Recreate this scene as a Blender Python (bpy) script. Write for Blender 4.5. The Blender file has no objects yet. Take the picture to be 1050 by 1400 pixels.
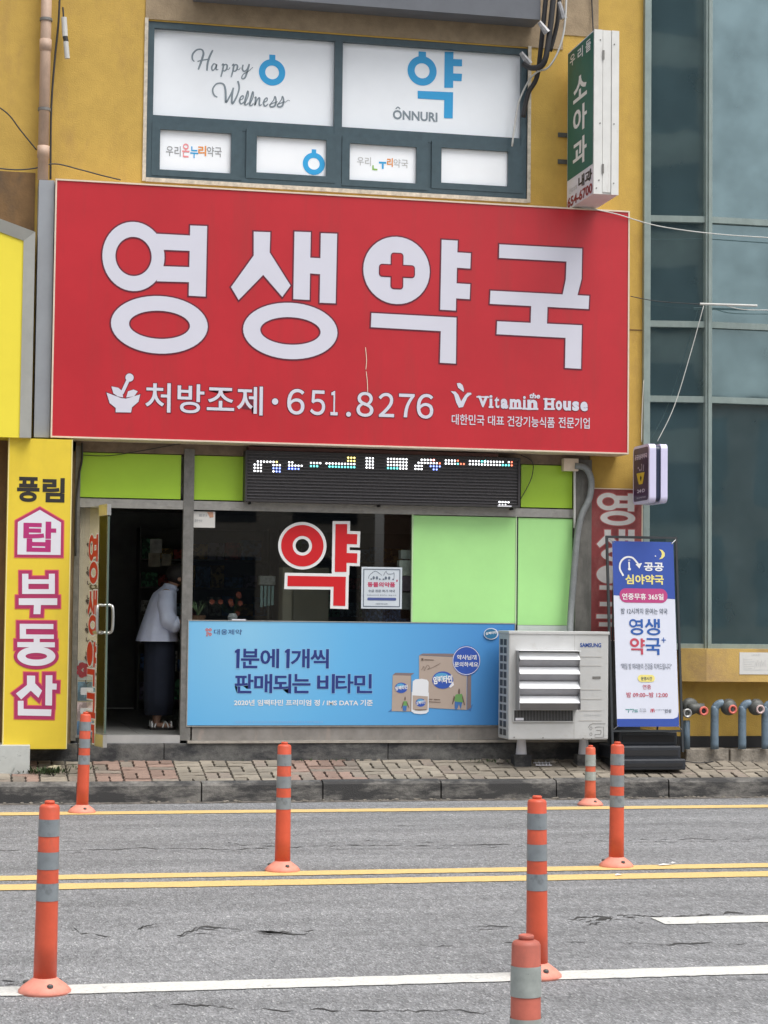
import bpy, bmesh, math, random
from mathutils import Vector, Matrix, noise
random.seed(7)
S = bpy.context.scene
COL = S.collection
# ------------------------------------------------------------------ camera
F_PX, CW, CH = 2700.0, 1050.0, 1400.0
CAM = Vector((0.0, -16.85, 1.516))
YAW, PITCH, ROLL = 0.2124458, 0.0527724, 0.0108411
_f = Vector((math.sin(YAW)*math.cos(PITCH), math.cos(YAW)*math.cos(PITCH), math.sin(PITCH)))
_r = Vector((math.cos(YAW), -math.sin(YAW), 0)); _u = _r.cross(_f)
RI = math.cos(ROLL)*_r + math.sin(ROLL)*_u
UP = -math.sin(ROLL)*_r + math.cos(ROLL)*_u
cd = bpy.data.cameras.new('camera'); cam = bpy.data.objects.new('camera', cd); COL.objects.link(cam)
cd.sensor_fit = 'VERTICAL'; cd.sensor_height = 24.0; cd.lens = F_PX/CH*24.0
cd.clip_start = 0.1; cd.clip_end = 2000
m = Matrix((RI, UP, -_f)).transposed().to_4x4(); m.translation = CAM
cam.matrix_world = m
S.camera = cam
# ------------------------------------------------------------------ world, sun, exposure
SUN_EL, SUN_AZ = math.radians(64), math.radians(146)      # azimuth clockwise from +Y
W = bpy.data.worlds.new('World'); S.world = W; W.use_nodes = True
wn = W.node_tree.nodes; wl = W.node_tree.links
bg = wn['Background']
sky = wn.new('ShaderNodeTexSky'); sky.sky_type = 'NISHITA'; sky.sun_disc = False
sky.sun_elevation = SUN_EL; sky.sun_rotation = SUN_AZ; sky.dust_density = 4.0; sky.air_density = 1.2
hs = wn.new('ShaderNodeHueSaturation'); hs.inputs['Saturation'].default_value = 0.22   # overcast
wl.new(sky.outputs[0], hs.inputs['Color']); wl.new(hs.outputs[0], bg.inputs[0]); bg.inputs[1].default_value = 0.12
sl = bpy.data.lights.new('sun', 'SUN'); sl.energy = 1.5; sl.angle = math.radians(40); sl.color = (1.0, 0.97, 0.93)
so = bpy.data.objects.new('sun', sl); COL.objects.link(so)
sd = Vector((math.sin(SUN_AZ)*math.cos(SUN_EL), math.cos(SUN_AZ)*math.cos(SUN_EL), math.sin(SUN_EL)))
so.rotation_euler = sd.to_track_quat('Z', 'Y').to_euler()
S.view_settings.view_transform = 'Standard'; S.view_settings.look = 'None'
S.view_settings.gamma = 1.0; S.view_settings.use_curve_mapping = False
S.view_settings.exposure = 0.66
S.cycles.max_bounces = 8; S.cycles.use_denoising = True

# ------------------------------------------------------------------ measuring helpers
def at(px, py, Y=None, Zp=None, Xp=None):
    d = _f + RI*(px-CW/2)/F_PX - UP*(py-CH/2)/F_PX
    if Y is not None: t = (Y-CAM.y)/d.y
    elif Zp is not None: t = (Zp-CAM.z)/d.z
    else: t = (Xp-CAM.x)/d.x
    return CAM + d*t
def X(px, py=800, Y=0.0): return at(px, py, Y=Y).x
def Z(py, px=400, Y=0.0): return at(px, py, Y=Y).z

# ------------------------------------------------------------------ materials
MC = {}
def mat(name, col, rough=0.6, metal=0.0, var=0.12, vscale=6.0, bump=0.0, bscale=60.0, spec=0.5, stain=None, emit=None, alpha=None, coat=0.0, stretch=None, contrast=None):
    if name in MC: return MC[name]
    M = bpy.data.materials.new(name); M.use_nodes = True; MC[name] = M
    n = M.node_tree.nodes; l = M.node_tree.links; b = n['Principled BSDF']
    b.inputs['Roughness'].default_value = rough; b.inputs['Metallic'].default_value = metal
    b.inputs['Specular IOR Level'].default_value = spec
    if coat: b.inputs['Coat Weight'].default_value = coat; b.inputs['Coat Roughness'].default_value = 0.08
    c = tuple(col)+(1,)
    tc = n.new('ShaderNodeTexCoord'); src = tc.outputs['Object']
    if stretch:
        mp = n.new('ShaderNodeMapping'); mp.inputs['Scale'].default_value = stretch; l.new(src, mp.inputs[0]); src = mp.outputs[0]
    last = None
    if var:
        t = n.new('ShaderNodeTexNoise'); t.inputs['Scale'].default_value = vscale; t.inputs['Detail'].default_value = 8; t.inputs['Roughness'].default_value = 0.65
        l.new(src, t.inputs['Vector'])
        r = n.new('ShaderNodeValToRGB'); lo, hi = contrast or (0.3, 0.7)
        r.color_ramp.elements[0].position = lo; r.color_ramp.elements[1].position = hi
        r.color_ramp.elements[0].color = tuple(max(0, v*(1-var)) for v in col)+(1,)
        r.color_ramp.elements[1].color = tuple(min(1, v*(1+var)) for v in col)+(1,)
        l.new(t.outputs['Fac'], r.inputs[0]); last = r.outputs[0]
        if stain:   # (colour, scale, low, high, stretch)
            sc, ss, lo, hi, st = stain
            mp = n.new('ShaderNodeMapping'); mp.inputs['Scale'].default_value = st; l.new(tc.outputs['Object'], mp.inputs[0])
            t2 = n.new('ShaderNodeTexNoise'); t2.inputs['Scale'].default_value = ss; t2.inputs['Detail'].default_value = 9; t2.inputs['Roughness'].default_value = 0.7
            l.new(mp.outputs[0], t2.inputs['Vector'])
            mr = n.new('ShaderNodeMapRange'); mr.inputs[1].default_value = lo; mr.inputs[2].default_value = hi; l.new(t2.outputs['Fac'], mr.inputs[0])
            mx = n.new('ShaderNodeMix'); mx.data_type = 'RGBA'; l.new(mr.outputs[0], mx.inputs['Factor']); l.new(last, mx.inputs['A']); mx.inputs['B'].default_value = tuple(sc)+(1,)
            last = mx.outputs['Result']
        l.new(last, b.inputs['Base Color'])
    else: b.inputs['Base Color'].default_value = c
    if bump:
        t = n.new('ShaderNodeTexNoise'); t.inputs['Scale'].default_value = bscale; t.inputs['Detail'].default_value = 6
        l.new(src, t.inputs['Vector'])
        bp = n.new('ShaderNodeBump'); bp.inputs['Strength'].default_value = bump; bp.inputs['Distance'].default_value = 0.01
        l.new(t.outputs['Fac'], bp.inputs['Height']); l.new(bp.outputs[0], b.inputs['Normal'])
    if emit: b.inputs['Emission Color'].default_value = tuple(emit[0])+(1,); b.inputs['Emission Strength'].default_value = emit[1]
    return M
def glass_mat(name, tint, refl, trans, rough=0.02):
    M = bpy.data.materials.new(name); M.use_nodes = True; n = M.node_tree.nodes; l = M.node_tree.links
    n.remove(n['Principled BSDF']); out = n['Material Output']
    g = n.new('ShaderNodeBsdfGlossy'); g.inputs['Roughness'].default_value = rough; g.inputs['Color'].default_value = refl+(1,)
    t = n.new('ShaderNodeBsdfTransparent'); t.inputs['Color'].default_value = tint+(1,)
    fr = n.new('ShaderNodeFresnel'); fr.inputs['IOR'].default_value = (1.95 if rough < 0.015 else 1.2) if trans else 3.2
    mx = n.new('ShaderNodeMixShader')
    ge = n.new('ShaderNodeNewGeometry'); ib = n.new('ShaderNodeMath'); ib.operation = 'SUBTRACT'; ib.inputs[0].default_value = 1; l.new(ge.outputs['Backfacing'], ib.inputs[1])
    mf = n.new('ShaderNodeMath'); mf.operation = 'MULTIPLY'; l.new(fr.outputs[0], mf.inputs[0]); l.new(ib.outputs[0], mf.inputs[1])
    l.new(mf.outputs[0], mx.inputs[0]); l.new(t.outputs[0], mx.inputs[1]); l.new(g.outputs[0], mx.inputs[2])
    if not trans:
        d = n.new('ShaderNodeBsdfDiffuse'); d.inputs['Color'].default_value = tint+(1,)
        l.new(d.outputs[0], mx.inputs[1])
        tc = n.new('ShaderNodeTexCoord'); nt = n.new('ShaderNodeTexNoise'); nt.inputs['Scale'].default_value = 1.1
        l.new(tc.outputs['Object'], nt.inputs['Vector'])
        nd = n.new('ShaderNodeTexNoise'); nd.inputs['Scale'].default_value = 2.6; nd.inputs['Detail'].default_value = 6; l.new(tc.outputs['Object'], nd.inputs['Vector'])
        rd = n.new('ShaderNodeValToRGB'); rd.color_ramp.elements[0].position = 0.35; rd.color_ramp.elements[1].position = 0.68
        rd.color_ramp.elements[0].color = tuple(v*0.70 for v in refl)+(1,); rd.color_ramp.elements[1].color = refl+(1,); l.new(nd.outputs['Fac'], rd.inputs[0]); l.new(rd.outputs[0], g.inputs['Color'])
        rt = n.new('ShaderNodeValToRGB'); rt.color_ramp.elements[0].color = tint+(1,); rt.color_ramp.elements[1].color = tuple(v*1.9 for v in tint)+(1,); l.new(nd.outputs['Fac'], rt.inputs[0]); l.new(rt.outputs[0], d.inputs['Color'])
        bp = n.new('ShaderNodeBump'); bp.inputs['Strength'].default_value = 0.10; bp.inputs['Distance'].default_value = 0.02
        l.new(nt.outputs['Fac'], bp.inputs['Height']); l.new(bp.outputs[0], g.inputs['Normal'])
    l.new(mx.outputs[0], out.inputs[0]); MC[name] = M
    return M

# ------------------------------------------------------------------ mesh helpers
def obj(name, bm, M, parent=None, smooth=False):
    if parent is not None:
        o3 = Vector((0, 0, 0)); q = parent
        while q is not None: o3 += q.location; q = q.parent
        bmesh.ops.translate(bm, verts=bm.verts, vec=-o3)
    me = bpy.data.meshes.new(name); bm.to_mesh(me); bm.free()
    if M: me.materials.append(M)
    if smooth:
        for p in me.polygons: p.use_smooth = True
    o = bpy.data.objects.new(name, me); COL.objects.link(o)
    if parent is not None: o.parent = parent
    return o
def thing(name, label, cat, loc, group=None):
    o = bpy.data.objects.new(name, None); COL.objects.link(o); o.location = loc; o.empty_display_size = 0.1
    tag(o, label, cat, group); return o
def tag(o, label, cat, group=None):
    o['label'] = label; o['category'] = cat
    if group: o['group'] = group
    return o
def struct(o): o['kind'] = 'structure'; return o
def stuff(o): o['kind'] = 'stuff'; return o
class B:
    """collects shapes, then links them as one mesh"""
    def __init__(s): s.bm = bmesh.new()
    def face(s, pts):
        vs = [s.bm.verts.new(p) for p in pts]
        try: return s.bm.faces.new(vs)
        except ValueError: return None
    def box(s, x0, x1, y0, y1, z0, z1, bev=0.0):
        if x0 > x1: x0, x1 = x1, x0
        if y0 > y1: y0, y1 = y1, y0
        if z0 > z1: z0, z1 = z1, z0
        r = bmesh.ops.create_cube(s.bm, size=1.0)
        for v in r['verts']: v.co = Vector(((x0+x1)/2+v.co.x*(x1-x0), (y0+y1)/2+v.co.y*(y1-y0), (z0+z1)/2+v.co.z*(z1-z0)))
        if bev:
            es = list({e for v in r['verts'] for e in v.link_edges})
            bmesh.ops.bevel(s.bm, geom=es, offset=bev, segments=2, affect='EDGES', profile=0.5)
        return s
    def prism(s, pts, d):     # pts: 3D loop, d: extrude vector
        d = Vector(d); a = [s.bm.verts.new(p) for p in pts]; b = [s.bm.verts.new(Vector(p)+d) for p in pts]
        s.bm.faces.new(a); s.bm.faces.new(b[::-1]); n = len(a)
        for i in range(n): s.bm.faces.new((a[i], b[i], b[(i+1) % n], a[(i+1) % n]))
        return s
    def lathe(s, prof, c, axis='Z', n=20):   # prof: (r, h)
        rings = []
        for r, h in prof:
            ring = []
            for i in range(n):
                a = 2*math.pi*i/n; q = (r*math.cos(a), r*math.sin(a))
                co = {'Z': (q[0], q[1], h), 'Y': (q[0], h, q[1]), 'X': (h, q[0], q[1])}[axis]
                ring.append(s.bm.verts.new(Vector(c)+Vector(co)))
            rings.append(ring)
        for k in range(len(rings)-1):
            for i in range(n):
                s.bm.faces.new((rings[k][i], rings[k][(i+1) % n], rings[k+1][(i+1) % n], rings[k+1][i]))
        for ring in (rings[0], rings[-1]): s.bm.faces.new(ring)
        return s
    def tube(s, pts, r, n=8, closed=True):
        pts = [Vector(p) for p in pts]; rings = []; N = len(pts); up = None
        for i, p in enumerate(pts):
            t = (pts[min(i+1, N-1)]-pts[max(i-1, 0)]).normalized()
            if up is None: up = Vector((0, 0, 1)) if abs(t.z) < 0.9 else Vector((1, 0, 0))
            a = t.cross(up).normalized(); b = t.cross(a).normalized(); up = -b if b.dot(up) < 0 else b
            rr = r[i] if isinstance(r, (list, tuple)) else r
            rings.append([s.bm.verts.new(p+a*math.cos(2*math.pi*k/n)*rr+b*math.sin(2*math.pi*k/n)*rr) for k in range(n)])
        for k in range(N-1):
            for i in range(n):
                s.bm.faces.new((rings[k][i], rings[k][(i+1) % n], rings[k+1][(i+1) % n], rings[k+1][i]))
        if closed:
            s.bm.faces.new(rings[0]); s.bm.faces.new(rings[-1])
        return s
    def rings(s, rs, cap=True):   # list of loops
        R_ = [[s.bm.verts.new(p) for p in r] for r in rs]; n = len(R_[0])
        for k in range(len(R_)-1):
            for i in range(n): s.bm.faces.new((R_[k][i], R_[k][(i+1) % n], R_[k+1][(i+1) % n], R_[k+1][i]))
        if cap: s.bm.faces.new(R_[0]); s.bm.faces.new(R_[-1])
        return s
    def build(s, name, M, parent=None, smooth=False):
        bmesh.ops.recalc_face_normals(s.bm, faces=s.bm.faces)
        return obj(name, s.bm, M, parent, smooth)
def smooth_path(pts, k=6):
    P = [Vector(p) for p in pts]; out = []
    for i in range(len(P)-1):
        p0, p1, p2, p3 = P[max(i-1, 0)], P[i], P[i+1], P[min(i+2, len(P)-1)]
        for j in range(k):
            t = j/k
            out.append(0.5*((2*p1)+(-p0+p2)*t+(2*p0-5*p1+4*p2-p3)*t*t+(-p0+3*p1-3*p2+p3)*t**3))
    out.append(P[-1]); return out

# ------------------------------------------------------------------ print (flat lettering and graphics on a surface)
class Plane:
    """maps flat 2-D metres (u right, v up) of a surface into space; w lifts off the surface"""
    def __init__(s, o, du, dv, n): s.o, s.du, s.dv, s.n = Vector(o), Vector(du), Vector(dv), Vector(n)
    def __call__(s, u, v, w=0.0): return s.o+s.du*u+s.dv*v+s.n*w
def front(Y): return Plane((0, Y, 0), (1, 0, 0), (0, 0, 1), (0, -1, 0))    # u = X, v = Z
def uv(px, py, Y):
    p = at(px, py, Y=Y); return (p.x, p.z)
TXT = {}
def glyphs(body, off=0.0, res=3, space=1.0):
    k = (body, off, res, space)
    if k in TXT: return TXT[k]
    c = bpy.data.curves.new('t', 'FONT'); c.body = body; c.size = 1; c.resolution_u = res; c.fill_mode = 'FRONT'; c.offset = off
    c.space_character = space; c.align_x = 'LEFT'
    o = bpy.data.objects.new('t', c); COL.objects.link(o)
    dg = bpy.context.evaluated_depsgraph_get(); dg.update()
    me = o.evaluated_get(dg).to_mesh()
    V = [(v.co.x, v.co.y) for v in me.vertices]; Fc = [tuple(p.vertices) for p in me.polygons]
    o.evaluated_get(dg).to_mesh_clear(); bpy.data.objects.remove(o); bpy.data.curves.remove(c)
    if V:
        x0 = min(v[0] for v in V); x1 = max(v[0] for v in V); y0 = min(v[1] for v in V); y1 = max(v[1] for v in V)
        V = [((x-x0)/max(x1-x0, 1e-6), (y-y0)/max(y1-y0, 1e-6)) for x, y in V]
    TXT[k] = (V, Fc); return TXT[k]
def grow(P, e):
    if not e: return P
    A = sum(P[i][0]*P[(i+1) % len(P)][1]-P[(i+1) % len(P)][0]*P[i][1] for i in range(len(P)))
    if A < 0: P = P[::-1]
    n = len(P); out = []
    for i in range(n):
        p0, p1, p2 = (Vector(P[i-1]), Vector(P[i]), Vector(P[(i+1) % n]))
        a = (p1-p0).normalized(); b = (p2-p1).normalized(); na = Vector((a.y, -a.x)); nb = Vector((b.y, -b.x))
        k = na+nb; L = k.length
        k = k/L if L > 1e-6 else na; c = max(k.dot(na), 0.45)
        out.append(tuple(p1+k*e/c))
    return out
class Print:
    """one flat printed or stuck-on layer; every shape is lifted a hair above the one before"""
    def __init__(s, plane, lift=0.002): s.p = plane; s.b = bmesh.new(); s.w = lift
    def _n(s): s.w += 0.00008; return s.w
    def poly(s, P, e=0.0):
        w = s._n(); vs = [s.b.verts.new(s.p(q[0], q[1], w)) for q in grow(P, e)]
        
        f = s.b.faces.new(vs); f.normal_update()
        bmesh.ops.triangulate(s.b, faces=[f], ngon_method='EAR_CLIP'); return s
    def ring(s, c, r0, r1, e=0.0, n=48, a0=0, a1=360):     # r0 outer (rx, ry), r1 inner
        w = s._n(); full = abs(a1-a0) >= 360; m_ = n if full else n+1; o, i_ = [], []
        for k in range(m_):
            a = math.radians(a0+(a1-a0)*k/n)
            o.append(s.b.verts.new(s.p(c[0]+(r0[0]+e)*math.cos(a), c[1]+(r0[1]+e)*math.sin(a), w)))
            i_.append(s.b.verts.new(s.p(c[0]+max(r1[0]-e, 1e-4)*math.cos(a), c[1]+max(r1[1]-e, 1e-4)*math.sin(a), w)))
        for k in range(n):
            j = (k+1) % m_; s.b.faces.new((o[k], o[j], i_[j], i_[k]))
        return s
    def disc(s, c, rx, ry, e=0.0, n=40):
        w = s._n(); s.b.faces.new([s.b.verts.new(s.p(c[0]+(rx+e)*math.cos(2*math.pi*k/n), c[1]+(ry+e)*math.sin(2*math.pi*k/n), w)) for k in range(n)]); return s
    def stroke(s, P, wd, e=0.0, k=5, sm=True):       # wd: width or list
        Q = [Vector((p[0], p[1], 0)) for p in P]
        if sm and len(Q) > 2: Q = smooth_path(Q, k)
        w = s._n(); N = len(Q); L, R_ = [], []
        for i, q in enumerate(Q):
            t = (Q[min(i+1, N-1)]-Q[max(i-1, 0)]).normalized(); nn = Vector((-t.y, t.x, 0))
            if isinstance(wd, (list, tuple)):
                f = i/(N-1)*(len(wd)-1); a = int(min(f, len(wd)-2)); ww = wd[a]+(wd[a+1]-wd[a])*(f-a)
            else: ww = wd
            h = ww/2+e
            L.append(s.b.verts.new(s.p(q.x+nn.x*h, q.y+nn.y*h, w))); R_.append(s.b.verts.new(s.p(q.x-nn.x*h, q.y-nn.y*h, w)))
        for i in range(N-1): s.b.faces.new((L[i], L[i+1], R_[i+1], R_[i]))
        return s
    def rrect(s, x0, x1, y0, y1, r, e=0.0, n=6):
        x0 -= e; x1 += e; y0 -= e; y1 += e; r += e; P = []
        for cx, cy, a in ((x1-r, y1-r, 0), (x0+r, y1-r, 90), (x0+r, y0+r, 180), (x1-r, y0+r, 270)):
            for k in range(n+1):
                t = math.radians(a+90*k/n); P.append((cx+r*math.cos(t), cy+r*math.sin(t)))
        return s.poly(P)
    def text(s, body, x0, x1, y0, y1, off=0.0, res=3, space=1.0, slant=0.0, rot=0.0):
        V, Fc = glyphs(body, off, res, space); w = s._n()
        def q(u, v):
            x = x0+(x1-x0)*u+slant*v*(y1-y0); y = y0+(y1-y0)*v+rot*(x1-x0)*u; return s.p(x, y, w)
        vs = [s.b.verts.new(q(*v)) for v in V]
        for f in Fc:
            try: s.b.faces.new([vs[i] for i in f])
            except ValueError: pass
        return s
    def build(s, name, M, parent=None):
        n = s.p.n
        for f in s.b.faces:
            f.normal_update()
            if f.normal.dot(n) < 0: f.normal_flip()
        return obj(name, s.b, M, parent)
def text_px(pr, body, x0, x1, yt, yb, Y, **k):
    """text whose box is read at its left edge (x0) and right edge (x1); yt, yb at the left edge"""
    a = uv(x0, yt, Y); b = uv(x0, yb, Y); xr = uv(x1, (yt+yb)/2, Y)[0]
    return pr.text(body, (a[0]+b[0])/2, xr, b[1], a[1], **k)

# stroke letters of the big sign: pieces per syllable, read in the sign's own plane, then kept in a unit box
SIGN_Y = -0.30
def zl(x, y): return uv(40+x/2.386, 230+y/2.386, SIGN_Y)
def zr(x, y): return uv(460+x/2.386, 260+y/2.386, SIGN_Y)
def pc(kind, fn, *a):
    if kind == 'poly': return ('poly', [fn(*q) for q in a[0]])
    c, o, i_ = a; C = fn(*c)
    rx = fn(c[0]+o[0], c[1])[0]-C[0]; ry = C[1]-fn(c[0], c[1]+o[1])[1]
    if i_: return ('ring', C, (rx, ry), (i_[0]*rx/o[0], i_[1]*ry/o[1]))
    return ('disc', C, (rx, ry))
YEONG = [pc('ring', zl, (340, 288), (101, 113), (59, 64)),
         pc('poly', zl, [(525, 187), (580, 189), (575, 419), (520, 416)]),
         pc('poly', zl, [(415, 214), (528, 220), (528, 270), (430, 266)]),
         pc('poly', zl, [(430, 320), (526, 323), (526, 372), (415, 369)]),
         pc('ring', zl, (425, 511), (157, 94), (99, 46))]
SAENG = [pc('poly', zl, [(732, 207), (786, 209), (784, 275), (852, 383), (825, 420), (763, 348), (683, 430), (658, 388), (732, 285)]),
         pc('poly', zl, [(865, 207), (918, 209), (914, 430), (861, 427)]),
         pc('poly', zl, [(951, 212), (1004, 214), (999, 441), (947, 439)]),
         pc('poly', zl, [(912, 292), (952, 294), (952, 346), (912, 343)]),
         pc('ring', zl, (852, 531), (153, 92), (98, 45))]
YAK = [pc('ring', zr, (196, 262), (108, 110), None),
       pc('poly', zr, [(343, 162), (395, 165), (389, 393), (338, 390)]),
       pc('poly', zr, [(390, 203), (438, 206), (436, 256), (389, 253)]),
       pc('poly', zr, [(389, 304), (436, 307), (434, 356), (388, 353)]),
       pc('poly', zr, [(114, 401), (391, 416), (389, 566), (337, 563), (340, 460), (112, 447)])]
GUK = [pc('poly', zr, [(531, 177), (801, 191), (799, 290), (785, 346), (737, 343), (748, 290), (750, 233), (530, 221)]),
       pc('poly', zr, [(502, 328), (824, 345), (822, 388), (500, 371)]),
       pc('poly', zr, [(635, 376), (688, 379), (686, 439), (633, 436)]),
       pc('poly', zr, [(524, 428), (800, 441), (797, 583), (745, 580), (747, 482), (522, 470)])]
CROSS_C, CROSS_L, CROSS_W = zr(197, 264), 0.150, 0.047
def pieces_bbox(G):
    xs, ys = [], []
    for g in G:
        if g[0] == 'poly': xs += [q[0] for q in g[1]]; ys += [q[1] for q in g[1]]
        else: xs += [g[1][0]-g[2][0], g[1][0]+g[2][0]]; ys += [g[1][1]-g[2][1], g[1][1]+g[2][1]]
    return min(xs), max(xs), min(ys), max(ys)
def draw(pr, G, e=0.0, box=None):
    x0, x1, y0, y1 = pieces_bbox(G)
    if box: bx0, bx1, by0, by1 = box; sx, sy = (bx1-bx0)/(x1-x0), (by1-by0)/(y1-y0)
    else: bx0, by0, sx, sy = x0, y0, 1, 1
    f = lambda q: (bx0+(q[0]-x0)*sx, by0+(q[1]-y0)*sy)
    for g in G:
        if g[0] == 'poly': pr.poly([f(q) for q in g[1]], e)
        elif g[0] == 'ring': pr.ring(f(g[1]), (g[2][0]*sx, g[2][1]*sy), (g[3][0]*sx, g[3][1]*sy), e)
        else: pr.disc(f(g[1]), g[2][0]*sx, g[2][1]*sy, e)
    return pr
# ------------------------------------------------------------------ colours
M_ASPH = mat('asphalt', (0.17, 0.172, 0.178), 0.9, var=0.55, vscale=150, bump=0.7, bscale=190, contrast=(0.36, 0.64))
def asphalt():
    M = M_ASPH; n = M.node_tree.nodes; l = M.node_tree.links; p = n['Principled BSDF']
    tc = n.new('ShaderNodeTexCoord'); mp = n.new('ShaderNodeMapping'); mp.inputs['Scale'].default_value = (1, 0.33, 1); l.new(tc.outputs['Object'], mp.inputs[0])
    def nz(scale, det, rough=0.6, v=mp):
        t = n.new('ShaderNodeTexNoise'); t.inputs['Scale'].default_value = scale; t.inputs['Detail'].default_value = det; t.inputs['Roughness'].default_value = rough; l.new(v.outputs[0], t.inputs['Vector']); return t
    vo = n.new('ShaderNodeTexVoronoi'); vo.inputs['Scale'].default_value = 150; l.new(mp.outputs[0], vo.inputs['Vector'])
    sx = n.new('ShaderNodeSeparateColor'); l.new(vo.outputs['Color'], sx.inputs[0])
    r1 = n.new('ShaderNodeValToRGB'); e = r1.color_ramp.elements; e[0].position = 0.0; e[0].color = (0.115, 0.117, 0.123, 1); e[1].position = 1.0; e[1].color = (0.34, 0.34, 0.34, 1)
    for po, c in ((0.22, 0.152), (0.6, 0.19), (0.90, 0.225), (0.96, 0.27)): x = e.new(po); x.color = (c, c*1.012, c*1.04, 1)
    l.new(sx.outputs[0], r1.inputs[0])
    n2 = nz(26, 6, 0.75); m1 = n.new('ShaderNodeMapRange'); m1.inputs[1].default_value = 0.35; m1.inputs[2].default_value = 0.65; m1.inputs[3].default_value = 0.92; m1.inputs[4].default_value = 1.46; l.new(n2.outputs['Fac'], m1.inputs[0])
    mp2 = n.new('ShaderNodeMapping'); mp2.inputs['Scale'].default_value = (0.35, 1.6, 1); l.new(tc.outputs['Object'], mp2.inputs[0])
    n3 = nz(1.6, 5, 0.6, mp2); m2 = n.new('ShaderNodeMapRange'); m2.inputs[1].default_value = 0.3; m2.inputs[2].default_value = 0.7; m2.inputs[3].default_value = 0.74; m2.inputs[4].default_value = 1.16; l.new(n3.outputs['Fac'], m2.inputs[0])
    mu = n.new('ShaderNodeMath'); mu.operation = 'MULTIPLY'; l.new(m1.outputs[0], mu.inputs[0]); l.new(m2.outputs[0], mu.inputs[1])
    vm = n.new('ShaderNodeVectorMath'); vm.operation = 'SCALE'; l.new(r1.outputs[0], vm.inputs[0]); l.new(mu.outputs[0], vm.inputs['Scale'])
    l.new(vm.outputs[0], p.inputs['Base Color'])
    bp = n.new('ShaderNodeBump'); bp.inputs['Strength'].default_value = 0.6; bp.inputs['Distance'].default_value = 0.006; l.new(vo.outputs['Distance'], bp.inputs['Height']); l.new(bp.outputs[0], p.inputs['Normal'])
asphalt()
M_YLINE = mat('yellow_road_paint', (0.66, 0.47, 0.19), 0.75, var=0.22, vscale=90, stain=((0.22, 0.2, 0.17), 22, 0.60, 0.72, (1, 1, 1)), bump=0.2, bscale=200)
M_WLINE = mat('white_road_paint', (0.60, 0.60, 0.57), 0.75, var=0.18, vscale=70, stain=((0.27, 0.27, 0.27), 16, 0.60, 0.72, (1, 0.4, 1)), bump=0.2, bscale=200)
M_KERB = mat('kerb_concrete', (0.20, 0.19, 0.175), 0.9, var=0.3, vscale=30, bump=0.5, bscale=120, stain=((0.050, 0.049, 0.049), 2.6, 0.38, 0.54, (1, 0.2, 3.5)))
M_STEP = mat('step_concrete', (0.13, 0.128, 0.123), 0.92, var=0.3, vscale=25, bump=0.4, bscale=90, stain=((0.035, 0.036, 0.04), 2.2, 0.44, 0.6, (1, 1, 2)))
M_PAVE = [mat('paver_cream', (0.32, 0.28, 0.225), 0.9, var=0.2, vscale=20, bump=0.4, bscale=150, stain=((0.17, 0.15, 0.12), 5, 0.45, 0.75, (1, 1, 1))),
          mat('paver_pink', (0.30, 0.205, 0.165), 0.9, var=0.2, vscale=20, bump=0.4, bscale=150, stain=((0.16, 0.12, 0.10), 9, 0.55, 0.8, (1, 1, 1))),
          mat('paver_grey', (0.27, 0.225, 0.185), 0.9, var=0.25, vscale=20, bump=0.4, bscale=150, stain=((0.12, 0.11, 0.10), 9, 0.5, 0.8, (1, 1, 1)))]
for M in M_PAVE:      # every paver fired and worn a little differently
    n = M.node_tree.nodes; l = M.node_tree.links; p = n['Principled BSDF']; src = p.inputs['Base Color'].links[0].from_socket
    oi = n.new('ShaderNodeObjectInfo'); mr = n.new('ShaderNodeMapRange'); mr.inputs[3].default_value = 0.70; mr.inputs[4].default_value = 1.02; l.new(oi.outputs['Random'], mr.inputs[0])
    vm = n.new('ShaderNodeVectorMath'); vm.operation = 'SCALE'; l.new(src, vm.inputs[0]); l.new(mr.outputs[0], vm.inputs['Scale']); l.new(vm.outputs[0], p.inputs['Base Color'])
M_DIRT = mat('joint_dirt', (0.06, 0.055, 0.045), 1.0, var=0.4, vscale=40, bump=0.6, bscale=200)
M_STUC = mat('mustard_stucco', (0.53, 0.345, 0.078), 0.9, var=0.10, vscale=5, bump=0.35, bscale=90, stain=((0.40, 0.25, 0.075), 2.4, 0.52, 0.80, (1.6, 1, 0.7)))
M_STUC2 = mat('bare_patched_render', (0.32, 0.245, 0.16), 0.93, var=0.2, vscale=8, bump=0.4, bscale=80)
M_BROWNW = mat('dark_ochre_wall', (0.20, 0.115, 0.05), 0.9, var=0.2, vscale=5, bump=0.3, bscale=60, stain=((0.10, 0.07, 0.045), 3, 0.5, 0.7, (1, 1, 0.6)))
M_WINF = mat('slate_window_frame', (0.050, 0.085, 0.105), 0.45, var=0.15, vscale=14)
M_FILM = mat('white_window_film', (0.88, 0.92, 0.97), 0.35, var=0.03, vscale=2, coat=0.4)
M_ALU = mat('dull_aluminium', (0.38, 0.37, 0.35), 0.45, metal=0.35, var=0.15, vscale=18, stain=((0.22, 0.21, 0.19), 8, 0.55, 0.75, (1, 1, 3)))
M_ALUD = mat('grimy_aluminium', (0.20, 0.195, 0.185), 0.5, metal=0.3, var=0.25, vscale=18)
M_GRN1 = mat('lime_panel', (0.42, 0.68, 0.05), 0.4, var=0.05, vscale=3, coat=0.2)
M_GRN2 = mat('pale_green_film', (0.42, 0.80, 0.30), 0.4, var=0.05, vscale=2, coat=0.2)
M_RED = mat('red_sign_sheet', (0.50, 0.022, 0.033), 0.36, var=0.08, vscale=1.5, spec=0.5, bump=0.03, bscale=1.6, stain=((0.42, 0.030, 0.035), 2.0, 0.5, 0.8, (3, 1, 0.35)))
M_WHT = mat('white_lettering', (0.64, 0.64, 0.73), 0.5, var=0.02, vscale=4)
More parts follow.
